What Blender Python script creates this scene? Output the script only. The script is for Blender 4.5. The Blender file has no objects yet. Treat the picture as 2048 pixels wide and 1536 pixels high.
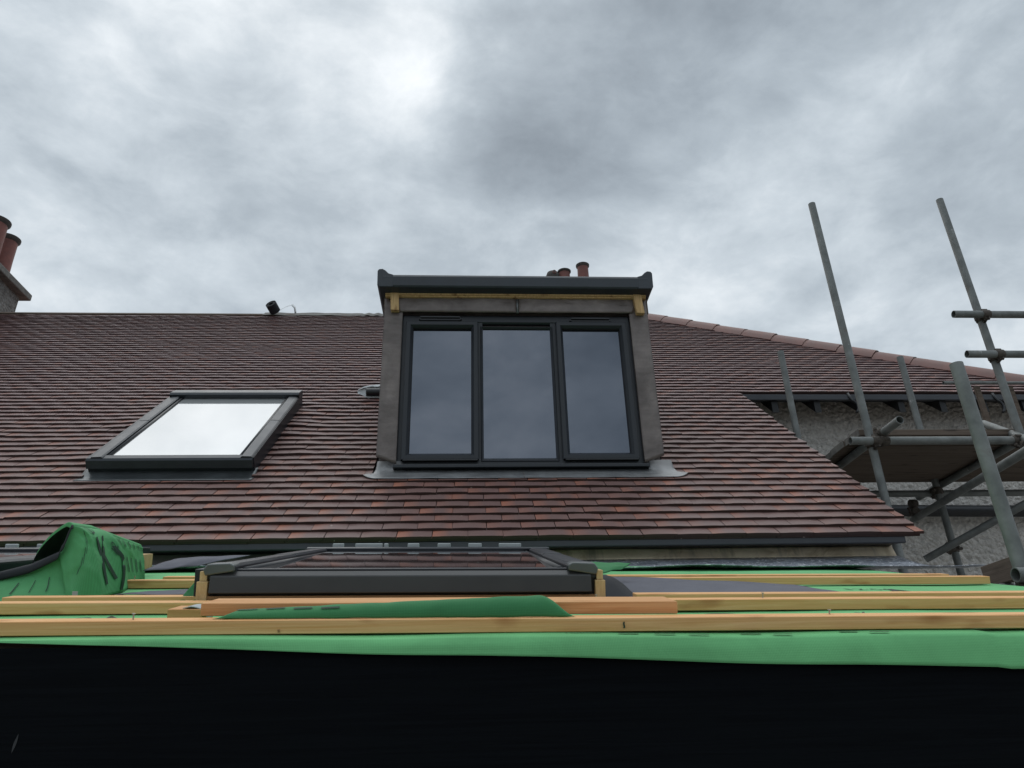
import bpy, bmesh, math, random
from mathutils import Vector, Matrix, noise
random.seed(7)
C = bpy.context.scene.collection
rad = math.radians

# ------------------------------------------------------------------ camera
def nrm(v):
    v = Vector(v); return v.normalized()
AZ = nrm((-84, 3098, -1500)); AX = nrm((26176, -32, -1500)); AX = (AX - AZ * AX.dot(AZ)).normalized(); AY = AZ.cross(AX)
ROT = Matrix((AX, AY, AZ))                      # camera space -> world
cam_d = bpy.data.cameras.new('camera'); cam = bpy.data.objects.new('camera', cam_d); C.objects.link(cam)
cam.matrix_world = ROT.to_4x4()
cam_d.sensor_width = 36; cam_d.lens = 36 * 1500 / 2048
cam_d.clip_start = 0.05; cam_d.clip_end = 3000
bpy.context.scene.camera = cam
def sky_dir(px, py):
    return (ROT @ Vector((px - 1024, 768 - py, -1500))).normalized()

# ------------------------------------------------------------------ world
SUN_EL, SUN_AZ = rad(60), rad(-18)              # azimuth measured from +Y towards +X
W = bpy.data.worlds.new('World'); bpy.context.scene.world = W; W.use_nodes = True
nt = W.node_tree; nt.nodes.clear()
def wn(t, **k):
    n = nt.nodes.new(t)
    for a, b in k.items(): setattr(n, a, b)
    return n
def wmath(op, a, b=None, c=None):
    n = wn('ShaderNodeMath', operation=op)
    for i, v in enumerate((a, b, c)):
        if v is None: continue
        if hasattr(v, 'is_output'): nt.links.new(v, n.inputs[i])
        else: n.inputs[i].default_value = v
    return n.outputs[0]
tc = wn('ShaderNodeTexCoord'); D = tc.outputs['Generated']
sep = wn('ShaderNodeSeparateXYZ'); nt.links.new(D, sep.inputs[0])
def wnoise(scale, detail, rough, dist, off):
    mp = wn('ShaderNodeMapping'); mp.inputs['Location'].default_value = off; mp.inputs['Scale'].default_value = (0.85, 1.0, 1.5); nt.links.new(D, mp.inputs[0])
    n = wn('ShaderNodeTexNoise'); n.inputs['Scale'].default_value = scale; n.inputs['Detail'].default_value = detail
    n.inputs['Roughness'].default_value = rough; n.inputs['Distortion'].default_value = dist
    nt.links.new(mp.outputs[0], n.inputs['Vector']); return n.outputs['Fac']
n1 = wnoise(3.4, 9, 0.54, 0.2, (3.1, 1.7, 0)); n2 = wnoise(9.0, 10, 0.60, 0.25, (8.3, 2.2, 4.0))
val = wmath('ADD', wmath('MULTIPLY', wmath('SUBTRACT', n1, 0.5), 1.4), wmath('MULTIPLY', wmath('SUBTRACT', n2, 0.5), 0.74))
val = wmath('ADD', val, 0.305)
BLOBS = [  # direction (as seen from the roof edge), tightness, amount
    ((740, 120), 110, 0.26), ((620, 40), 90, 0.12), ((790, 180), 420, 0.20), ((280, 140), 110, 0.14), ((320, 20), 140, 0.12), ((900, 30), 160, 0.12),
    ((160, 280), 110, 0.09), ((560, 560), 60, 0.14), ((150, 590), 60, 0.13), ((930, 520), 90, 0.14), ((1330, 560), 80, 0.24), ((1390, 440), 80, 0.18),
    ((1620, 330), 70, 0.14), ((1860, 210), 90, 0.12), ((1700, 560), 70, 0.12), ((1950, 640), 60, 0.16), ((300, 600), 60, 0.05),
    ((430, 400), 40, -0.18), ((150, 100), 110, -0.14), ((1450, 130), 26, -0.20), ((950, 330), 70, -0.08), ((1700, 400), 60, -0.06), ((1050, 60), 120, 0.08), ((1150, 330), 40, -0.12), ((1880, 430), 70, -0.15), ((1000, 200), 60, -0.06),
    ((620, 420), 60, -0.10), ((1980, 60), 60, -0.12), ((1130, 480), 120, -0.05)]
for (p, k, a) in BLOBS:
    dn = wn('ShaderNodeVectorMath', operation='DOT_PRODUCT'); nt.links.new(D, dn.inputs[0]); dn.inputs[1].default_value = sky_dir(*p)
    e = wmath('EXPONENT', wmath('MULTIPLY', wmath('SUBTRACT', dn.outputs['Value'], 1.0), float(k)))
    val = wmath('MULTIPLY_ADD', e, a, val)
rampn = wn('ShaderNodeValToRGB'); nt.links.new(wmath('MULTIPLY_ADD', val, 0.7, 0.25), rampn.inputs[0])
el = rampn.color_ramp.elements
el[0].position = 0.12; el[0].color = (0.185, 0.215, 0.245, 1)
el[1].position = 0.95; el[1].color = (0.83, 0.85, 0.87, 1)
for p, c in ((0.306, (0.265, 0.305, 0.342)), (0.46, (0.345, 0.392, 0.432)), (0.60, (0.455, 0.505, 0.545)), (0.754, (0.62, 0.66, 0.69))):
    x = el.new(p); x.color = (*c, 1)
sky = wn('ShaderNodeTexSky', sky_type='NISHITA'); sky.sun_disc = False; sky.sun_elevation = SUN_EL; sky.sun_rotation = SUN_AZ
cl10 = wn('ShaderNodeVectorMath', operation='SCALE'); nt.links.new(rampn.outputs[0], cl10.inputs[0])
# an overcast sky grows brighter towards the zenith, darker below the horizon
zen = wmath('MULTIPLY_ADD', wmath('MAXIMUM', wmath('SUBTRACT', sep.outputs[2], 0.79), 0.0), 6.5, 1.0)
# brightness added to the unseen sky behind the camera, as fill light
rear = wmath('MINIMUM', wmath('MAXIMUM', wmath('MULTIPLY_ADD', sep.outputs[1], -0.5, 1.0), 1.0), 1.22)
zen = wmath('MULTIPLY', zen, rear)
nt.links.new(wmath('MULTIPLY', zen, 10.0), cl10.inputs['Scale'])
mixn = wn('ShaderNodeMix', data_type='RGBA'); mixn.inputs['Factor'].default_value = 0.965
nt.links.new(sky.outputs[0], mixn.inputs[6]); nt.links.new(cl10.outputs[0], mixn.inputs[7])
bg = wn('ShaderNodeBackground'); bg.inputs['Strength'].default_value = 0.1; nt.links.new(mixn.outputs[2], bg.inputs[0])
out = wn('ShaderNodeOutputWorld'); nt.links.new(bg.outputs[0], out.inputs[0])

sd = bpy.data.lights.new('sun', 'SUN'); so = bpy.data.objects.new('sun', sd); C.objects.link(so)
sd.energy = 1.0; sd.angle = rad(90); sd.color = (1.0, 0.96, 0.90)
sv = Vector((math.sin(SUN_AZ) * math.cos(SUN_EL), math.cos(SUN_AZ) * math.cos(SUN_EL), math.sin(SUN_EL)))
so.rotation_euler = sv.to_track_quat('Z', 'Y').to_euler(); so.location = sv * 30
S = bpy.context.scene
S.view_settings.view_transform = 'Standard'; S.view_settings.look = 'None'; S.view_settings.gamma = 1
S.view_settings.exposure = 0.45; S.view_settings.use_curve_mapping = False
S.render.engine = 'CYCLES'; S.cycles.use_denoising = True; S.cycles.max_bounces = 6

# ------------------------------------------------------------------ helpers
class NT:
    """short-hand for building one material's nodes"""
    def __init__(s, name):
        s.m = bpy.data.materials.new(name); s.m.use_nodes = True; s.t = s.m.node_tree
        s.b = s.t.nodes['Principled BSDF']
    def n(s, t, ins=None, **k):
        n = s.t.nodes.new(t)
        for a, b in k.items(): setattr(n, a, b)
        for a, b in (ins or {}).items(): s.put(n.inputs[a], b)
        return n
    def put(s, sock, v):
        if hasattr(v, 'is_output'): s.t.links.new(v, sock)
        else: sock.default_value = v
    def math(s, op, a, b=0.0, clamp=False):
        n = s.n('ShaderNodeMath', {0: a, 1: b}, operation=op); n.use_clamp = clamp; return n.outputs[0]
    def coords(s, scale=(1, 1, 1), rot=(0, 0, 0), loc=(0, 0, 0)):
        t = s.n('ShaderNodeTexCoord'); return s.n('ShaderNodeMapping', {0: t.outputs['Object'], 'Scale': scale, 'Rotation': rot, 'Location': loc}).outputs[0]
    def noise(s, vec, scale, detail=4, rough=0.55, dist=0.0):
        return s.n('ShaderNodeTexNoise', {'Vector': vec, 'Scale': scale, 'Detail': detail, 'Roughness': rough, 'Distortion': dist}).outputs['Fac']
    def ramp(s, fac, stops):
        r = s.n('ShaderNodeValToRGB', {0: fac}); e = r.color_ramp.elements
        e[0].position, e[0].color = stops[0][0], (*stops[0][1], 1)
        e[1].position, e[1].color = stops[-1][0], (*stops[-1][1], 1)
        for p, c in stops[1:-1]:
            x = e.new(p); x.color = (*c, 1)
        return r.outputs[0]
    def mix(s, f, a, b, mode='MIX'):
        n = s.n('ShaderNodeMix', data_type='RGBA', blend_type=mode)
        s.put(n.inputs['Factor'], f)
        for i, v in ((6, a), (7, b)):
            s.put(n.inputs[i], v if hasattr(v, 'is_output') else (*v, 1))
        return n.outputs[2]
    def bump(s, h, strength, dist=0.01):
        s.put(s.b.inputs['Normal'], s.n('ShaderNodeBump', {'Height': h, 'Strength': strength, 'Distance': dist}).outputs[0])
    def set(s, **k):
        for a, v in k.items():
            a = a.replace('_', ' ')
            if isinstance(v, tuple) and len(v) == 3: v = (*v, 1)
            s.put(s.b.inputs[a], v)
        return s

def g3(v): return (v, v, v)
MAT = {}
def mat_tile():
    m = NT('clay_tile')
    uv = m.n('ShaderNodeUVMap').outputs[0]; su = m.n('ShaderNodeSeparateXYZ', {0: uv}).outputs
    atn = m.n('ShaderNodeAttribute', attribute_name='tint'); at = atn.outputs['Color']; sa = m.n('ShaderNodeSeparateColor', {0: at}).outputs
    v = m.coords()
    big = m.noise(v, 9, 4, 0.6); fine = m.noise(v, 90, 5, 0.6); streak = m.noise(m.coords(scale=(9, 5, 5)), 1.0, 4)
    base = m.mix(sa[0], (0.150, 0.082, 0.073), (0.172, 0.088, 0.075))
    base = m.mix(m.math('MULTIPLY', big, 0.5), base, (0.125, 0.080, 0.075))
    base = m.mix(m.math('MULTIPLY', atn.outputs['Alpha'], 0.75), base, (0.142, 0.076, 0.082))   # plum tint grows up the slope
    # burnt-orange ends left by the kiln
    le = m.math('SUBTRACT', 1.0, m.math('POWER', m.math('DIVIDE', su[0], 0.48), 1.6), True)
    re = m.math('DIVIDE', m.math('SUBTRACT', su[0], 0.72), 0.28, True)
    le = m.math('MULTIPLY', le, sa[1]); re = m.math('MULTIPLY', re, sa[2])
    o = m.math('MULTIPLY', m.math('MAXIMUM', le, re), m.math('MULTIPLY_ADD', streak, 1.0), True)
    o.node.inputs[2].default_value = 0.42
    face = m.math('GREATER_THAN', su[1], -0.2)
    o = m.math('MULTIPLY', o, face)
    base = m.mix(o, base, (0.310, 0.112, 0.068))
    base = m.mix(m.math('MULTIPLY', fine, 0.5), base, m.mix(1.0, base, g3(0.62), 'MULTIPLY'))
    base = m.mix(face, m.mix(1.0, base, (0.26, 0.205, 0.19), 'MULTIPLY'), base)  # front edges painted darker, putting the shade between courses into the colour
    sp = m.math('GREATER_THAN', m.noise(v, 42, 2, 0.4), 0.765)
    base = m.mix(m.math('MULTIPLY', sp, 0.35), base, (0.45, 0.38, 0.34))
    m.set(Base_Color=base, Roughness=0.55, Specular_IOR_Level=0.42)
    m.bump(m.math('ADD', fine, m.math('MULTIPLY', big, 0.4)), 0.35, 0.003)
    return m.m
def mat_lead(name, a, b, rough=0.5, bump=0.5, scale=7.0, metal=0.25, rust=0.0):
    m = NT(name); v = m.coords(); n = m.noise(v, scale, 6, 0.62, 0.4); st = m.noise(m.coords(scale=(3, 3, 22)), 1.4, 5, 0.6)
    f = m.math('MULTIPLY_ADD', n, 0.75); m.put(f.node.inputs[2], m.math('MULTIPLY', st, 0.3))
    c = m.ramp(f, [(0.36, a), (0.55, tuple((x + y) / 2 for x, y in zip(a, b))), (0.72, b)])
    if rust:
        c = m.mix(m.math('MULTIPLY', m.math('MULTIPLY', m.math('SUBTRACT', m.noise(v, 6.0, 6, 0.7, 0.8), 0.48, True), 7.0, True), rust), c, (0.30, 0.21, 0.11))
        c = m.mix(m.math('MULTIPLY', m.math('MULTIPLY', m.math('SUBTRACT', m.noise(m.coords(scale=(14, 2, 2), loc=(3, 1, 0)), 1.0, 4, 0.6), 0.52, True), 6.0, True), 0.6), c, (0.16, 0.145, 0.13))
    m.set(Base_Color=c, Roughness=rough, Metallic=metal)
    m.bump(m.math('ADD', m.noise(v, scale * 2.2, 3, 0.5, 0.6), m.math('MULTIPLY', m.noise(v, scale * 0.6, 2), 2.0)), bump, 0.02)
    return m.m
def sparkle(mat):  # glints of light painted as pale flecks in the base colour
    m = NT.__new__(NT); m.m = mat; m.t = mat.node_tree; m.b = m.t.nodes['Principled BSDF']; v = m.coords(scale=(16, 9, 22))
    f = m.math('MULTIPLY', m.math('SUBTRACT', m.noise(v, 3.0, 6, 0.7, 1.0), 0.535, True), 16.0, True); f = m.math('MULTIPLY', f, m.math('MULTIPLY', m.math('SUBTRACT', m.noise(m.coords(), 5, 2), 0.33, True), 6.0, True))
    old = m.b.inputs['Base Color'].links[0].from_socket; m.put(m.b.inputs['Base Color'], m.mix(f, old, (0.80, 0.82, 0.85))); return mat
def mat_plain(name, col, rough=0.45, metal=0.0, var=0.25, scale=18.0, bump=0.08, spec=0.5):
    m = NT(name); v = m.coords(); n = m.noise(v, scale, 5, 0.6)
    c = m.ramp(n, [(0.3, tuple(x * (1 - var) for x in col)), (0.7, tuple(min(1, x * (1 + var)) for x in col))])
    m.set(Base_Color=c, Metallic=metal, Specular_IOR_Level=spec,
          Roughness=m.math('MULTIPLY_ADD', n, 0.25)); m.b.inputs['Roughness'].links[0].from_node.inputs[2].default_value = rough - 0.12
    if bump: m.bump(m.noise(v, scale * 6, 4), bump, 0.002)
    return m.m
def mat_wood(name, a, b, knot, axis=0, rough=0.7, scale=1.0, spec=0.3):
    m = NT(name); sc = [95 * scale] * 3; sc[axis] = 2.2 * scale
    oi = m.n('ShaderNodeObjectInfo').outputs['Random']
    t = m.n('ShaderNodeTexCoord'); mp = m.n('ShaderNodeMapping', {0: t.outputs['Object'], 'Scale': tuple(sc)}); off = m.n('ShaderNodeCombineXYZ', {0: m.math('MULTIPLY', oi, 37.0), 1: m.math('MULTIPLY', oi, 11.0)})
    m.put(mp.inputs['Location'], off.outputs[0]); v = mp.outputs[0]
    g = m.noise(v, 1.0, 5, 0.6, 1.2); g2 = m.noise(v, 4.5, 4, 0.6, 0.4)
    c = m.ramp(g, [(0.3, a), (0.52, tuple((x * 0.45 + y * 0.55) for x, y in zip(a, b))), (0.68, b)])
    c = m.mix(m.math('MULTIPLY', g2, 0.6), c, m.mix(1.0, c, (0.7, 0.62, 0.52), 'MULTIPLY'))
    sk = [26.0] * 3; sk[axis] = 7.0
    kn = m.noise(m.n('ShaderNodeMapping', {0: t.outputs['Object'], 'Scale': tuple(sk), 'Location': off.outputs[0]}).outputs[0], 1.0, 2, 0.4)
    c = m.mix(m.math('MULTIPLY', m.math('SUBTRACT', kn, 0.60, True), 6.0, True), c, knot)
    m.set(Base_Color=c, Roughness=rough, Specular_IOR_Level=spec); m.bump(m.math('ADD', g, g2), 0.25, 0.002)
    return m.m
def mat_membrane(name, col, var=0.12, weave=True):
    m = NT(name); v = m.coords(); n = m.noise(v, 5, 5, 0.6, 0.5)
    sx = m.n('ShaderNodeSeparateXYZ', {0: v}).outputs
    k = 1150.0
    yz = m.math('ADD', sx[2], m.math('MULTIPLY', sx[1], 0.5)); d1 = m.math('SINE', m.math('MULTIPLY', m.math('ADD', sx[0], yz), k)); d2 = m.math('SINE', m.math('MULTIPLY', m.math('SUBTRACT', sx[0], yz), k * 0.93))
    wv = m.math('MULTIPLY', d1, d2)
    c = m.ramp(n, [(0.32, tuple(x * (1 - var) for x in col)), (0.7, tuple(x * (1 + var) for x in col))])
    if weave: c = m.mix(m.math('MULTIPLY_ADD', wv, 0.26), c, m.mix(1.0, c, g3(0.55), 'MULTIPLY')); 
    if weave: c.node.inputs['Factor'].links[0].from_node.inputs[2].default_value = 0.26
    m.set(Base_Color=c, Roughness=0.72, Specular_IOR_Level=0.25)
    m.bump(m.math('ADD', m.math('MULTIPLY', m.noise(v, 11, 4, 0.55, 0.8), 1.0), m.math('MULTIPLY', wv, 0.03)), 0.22, 0.010)
    return m.m
def mat_render(name, a, b):
    m = NT(name); v = m.coords(); vo = m.n('ShaderNodeTexVoronoi', {'Vector': v, 'Scale': 30.0, 'Randomness': 1.0}).outputs['Distance']
    n = m.noise(v, 22, 6, 0.65, 0.4); big = m.noise(v, 1.6, 4)
    c = m.ramp(n, [(0.3, a), (0.7, b)]); c = m.mix(m.math('MULTIPLY', big, 0.35), c, m.mix(1.0, c, (0.72, 0.66, 0.6), 'MULTIPLY'))
    m.set(Base_Color=c, Roughness=0.92, Specular_IOR_Level=0.2)
    m.bump(m.math('ADD', m.math('MULTIPLY', vo, -1.2), m.math('MULTIPLY', n, 1.6)), 0.8, 0.024)
    return m.m
def mat_glass(name, tint, body, f0, rough=0.015, tex=0.0):
    m = NT(name); lw = m.n('ShaderNodeFresnel', {'IOR': f0}).outputs[0]
    t, o = m.t, m.t.nodes['Material Output']
    gl = m.n('ShaderNodeBsdfGlossy', {'Color': (*tint, 1), 'Roughness': rough}); df = m.n('ShaderNodeBsdfDiffuse', {'Color': (*body, 1)})
    ms = m.n('ShaderNodeMixShader', {0: lw, 1: df.outputs[0], 2: gl.outputs[0]}); t.links.new(ms.outputs[0], o.inputs[0]); t.nodes.remove(m.b)
    if tex:
        v = m.coords(); sp = m.math('GREATER_THAN', m.noise(v, 55, 3, 0.5), tex)
        m.put(ms.inputs[2], m.n('ShaderNodeMixShader', {0: m.math('MULTIPLY', sp, 0.35), 1: gl.outputs[0], 2: m.n('ShaderNodeBsdfDiffuse', {'Color': (0.5, 0.48, 0.45, 1)}).outputs[0]}).outputs[0])
    return m.m
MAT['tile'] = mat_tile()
MAT['lead'] = mat_lead('lead_sheet', (0.086, 0.069, 0.063), (0.208, 0.174, 0.160), rough=0.40, bump=0.35, metal=0.2, scale=6.0)
MAT['lead_dull'] = mat_lead('dull_lead', (0.17, 0.152, 0.142), (0.30, 0.272, 0.255), rough=0.55, bump=0.4, scale=4.0, metal=0.1)
MAT['lead_apron'] = mat_lead('lead_apron_sheet', (0.13, 0.135, 0.14), (0.24, 0.245, 0.25), rough=0.42, bump=0.25, metal=0.5)
MAT['lead_wall'] = mat_lead('stained_lead', (0.60, 0.49, 0.36), (0.90, 0.78, 0.58), rough=0.55, bump=0.4, scale=4.0, rust=0.6, metal=0.1)
MAT['foil'] = mat_lead('crumpled_lead_edge', (0.16, 0.175, 0.21), (0.40, 0.43, 0.49), rough=0.36, bump=1.0, scale=13, metal=0.3)
sparkle(MAT['foil'])
MAT['frame'] = mat_plain('anthracite_frame', (0.008, 0.011, 0.016), 0.42, var=0.12, scale=8, bump=0.03)
MAT['alu'] = mat_plain('grey_aluminium', (0.032, 0.036, 0.042), 0.38, metal=0.35, var=0.15, scale=8, bump=0.03)
MAT['alu_cap'] = mat_plain('pale_aluminium_cap', (0.105, 0.115, 0.116), 0.36, metal=0.3, var=0.15, scale=8, bump=0.03)
MAT['alu_front'] = mat_plain('dark_grey_cover', (0.040, 0.040, 0.041), 0.33, metal=0.2, var=0.15, scale=8, bump=0.03)
MAT['tray'] = mat_plain('grey_flashing_tray', (0.10, 0.11, 0.115), 0.34, metal=0.5, var=0.2, scale=8, bump=0.05)
MAT['grp'] = mat_plain('dark_grey_roof_coating', (0.024, 0.030, 0.038), 0.5, var=0.2, scale=10, bump=0.2)
MAT['black'] = mat_plain('black_plastic', (0.012, 0.013, 0.016), 0.4, var=0.2, scale=9, bump=0.05)
MAT['gutter'] = mat_plain('dark_slate_board', (0.028, 0.031, 0.038), 0.45, var=0.2, scale=9, bump=0.05)
MAT['rubber'] = mat_plain('black_gasket', (0.008, 0.008, 0.009), 0.6, var=0.1, bump=0)
MAT['pine'] = mat_wood('pale_pine', (0.70, 0.355, 0.130), (0.88, 0.540, 0.270), (0.36, 0.13, 0.04))
MAT['pine_red'] = mat_wood('orange_pine', (0.56, 0.27, 0.105), (0.72, 0.42, 0.20), (0.30, 0.11, 0.03))
MAT['pine_end'] = mat_wood('pale_kerb_timber', (0.50, 0.34, 0.16), (0.66, 0.49, 0.27), (0.30, 0.15, 0.06), axis=2)
MAT['pine_old'] = mat_wood('stained_kerb_timber', (0.26, 0.135, 0.06), (0.38, 0.22, 0.10), (0.14, 0.06, 0.02))
MAT['osb'] = mat_wood('rough_sawn_timber', (0.42, 0.27, 0.12), (0.72, 0.50, 0.26), (0.20, 0.10, 0.04), axis=2, scale=1.4)
MAT['old_wood'] = mat_wood('weathered_board', (0.085, 0.065, 0.052), (0.17, 0.135, 0.11), (0.04, 0.03, 0.025), rough=0.85)
MAT['old_wood_y'] = mat_wood('weathered_plank', (0.10, 0.08, 0.065), (0.19, 0.155, 0.13), (0.05, 0.04, 0.03), axis=1, rough=0.85)
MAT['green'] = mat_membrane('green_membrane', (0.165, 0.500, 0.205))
MAT['green_roll_shaded'] = mat_membrane('shaded_green_membrane_roll', (0.095, 0.345, 0.140))  # darker copy of the green; the roll's shading is put into its colour
MAT['green_dk'] = mat_membrane('green_membrane_fold', (0.045, 0.215, 0.080))  # darkest copy of the green; shade on the flaps is painted in
MAT['grey_memb'] = mat_membrane('grey_membrane_back', (0.105, 0.108, 0.130), weave=False)
MAT['black_memb'] = mat_membrane('dark_membrane_back', (0.020, 0.022, 0.026), weave=False)
MAT['ink'] = mat_plain('black_ink', (0.016, 0.045, 0.028), 0.7, var=0.3, bump=0)
m = NT('galvanised_steel'); v = m.coords(); n = m.noise(v, 12, 6, 0.62); c = m.ramp(n, [(0.3, (0.105, 0.112, 0.108)), (0.7, (0.205, 0.215, 0.208))])
c = m.mix(m.math('MULTIPLY', m.math('SUBTRACT', m.noise(v, 7, 5, 0.65, 0.5), 0.60, True), 5.0, True), c, (0.105, 0.078, 0.058))
c = m.mix(m.math('MULTIPLY', m.math('GREATER_THAN', m.noise(m.coords(scale=(1, 1, 0.45), loc=(5, 2, 1)), 34, 4, 0.6), 0.70), 0.75), c, (0.36, 0.37, 0.36))
m.set(Base_Color=c, Roughness=0.58, Metallic=0.25); m.bump(m.noise(v, 70, 4), 0.25, 0.002); MAT['galv'] = m.m
MAT['rust'] = mat_plain('rusty_coupler', (0.070, 0.058, 0.048), 0.7, metal=0.3, var=0.5, scale=40, bump=0.4)
MAT['wall'] = mat_render('grey_pebbledash', (0.44, 0.42, 0.395), (0.76, 0.73, 0.69))
MAT['stack'] = mat_render('weathered_pebbledash', (0.12, 0.118, 0.112), (0.30, 0.295, 0.285))
MAT['conc'] = mat_plain('concrete_cap', (0.13, 0.125, 0.115), 0.85, var=0.4, scale=22, bump=0.5)
MAT['terra'] = mat_plain('red_clay_pot', (0.17, 0.060, 0.048), 0.7, var=0.25, scale=9, bump=0.3)
MAT['hip'] = mat_plain('hip_tile_clay', (0.165, 0.078, 0.064), 0.55, var=0.25, scale=7, bump=0.25)
MAT['terra_dk'] = mat_plain('sooty_pot_rim', (0.055, 0.047, 0.042), 0.8, var=0.3, scale=20, bump=0.3)
MAT['white'] = mat_plain('white_plastic_sheet', (0.55, 0.57, 0.58), 0.5, var=0.12, scale=20, bump=0.3)
MAT['clip'] = mat_plain('pale_grey_plastic', (0.36, 0.39, 0.39), 0.55, var=0.1, bump=0)
MAT['steel'] = mat_plain('bright_nail', (0.42, 0.42, 0.40), 0.35, metal=0.8, var=0.1, bump=0)
MAT['fascia'] = mat_wood('black_stained_board', (0.0022, 0.0030, 0.0042), (0.0042, 0.0056, 0.0075), (0.003, 0.004, 0.005), rough=0.9, spec=0.08)
MAT['scuff'] = mat_plain('pale_scuff', (0.030, 0.032, 0.034), 0.9, bump=0)
MAT['felt'] = mat_plain('dark_underlay', (0.03, 0.03, 0.032), 0.9)
MAT['pane'] = mat_glass('dark_window_glass', (0.72, 0.79, 0.93), (0.012, 0.014, 0.020), 2.35)
MAT['sky_pane'] = mat_glass('rooflight_glass', (0.96, 0.98, 1.0), (0.30, 0.31, 0.31), 5.0)
MAT['sky_pane_dirty'] = mat_glass('dusty_rooflight_glass', (0.92, 0.93, 0.95), (0.025, 0.025, 0.026), 2.2, rough=0.03, tex=0.685)
m = NT('paved_ground'); v = m.coords(); m.set(Base_Color=m.ramp(m.noise(v, 0.7, 8, 0.65), [(0.35, (0.13, 0.125, 0.115)), (0.65, (0.24, 0.23, 0.21))]), Roughness=0.95); MAT['ground'] = m.m

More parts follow.
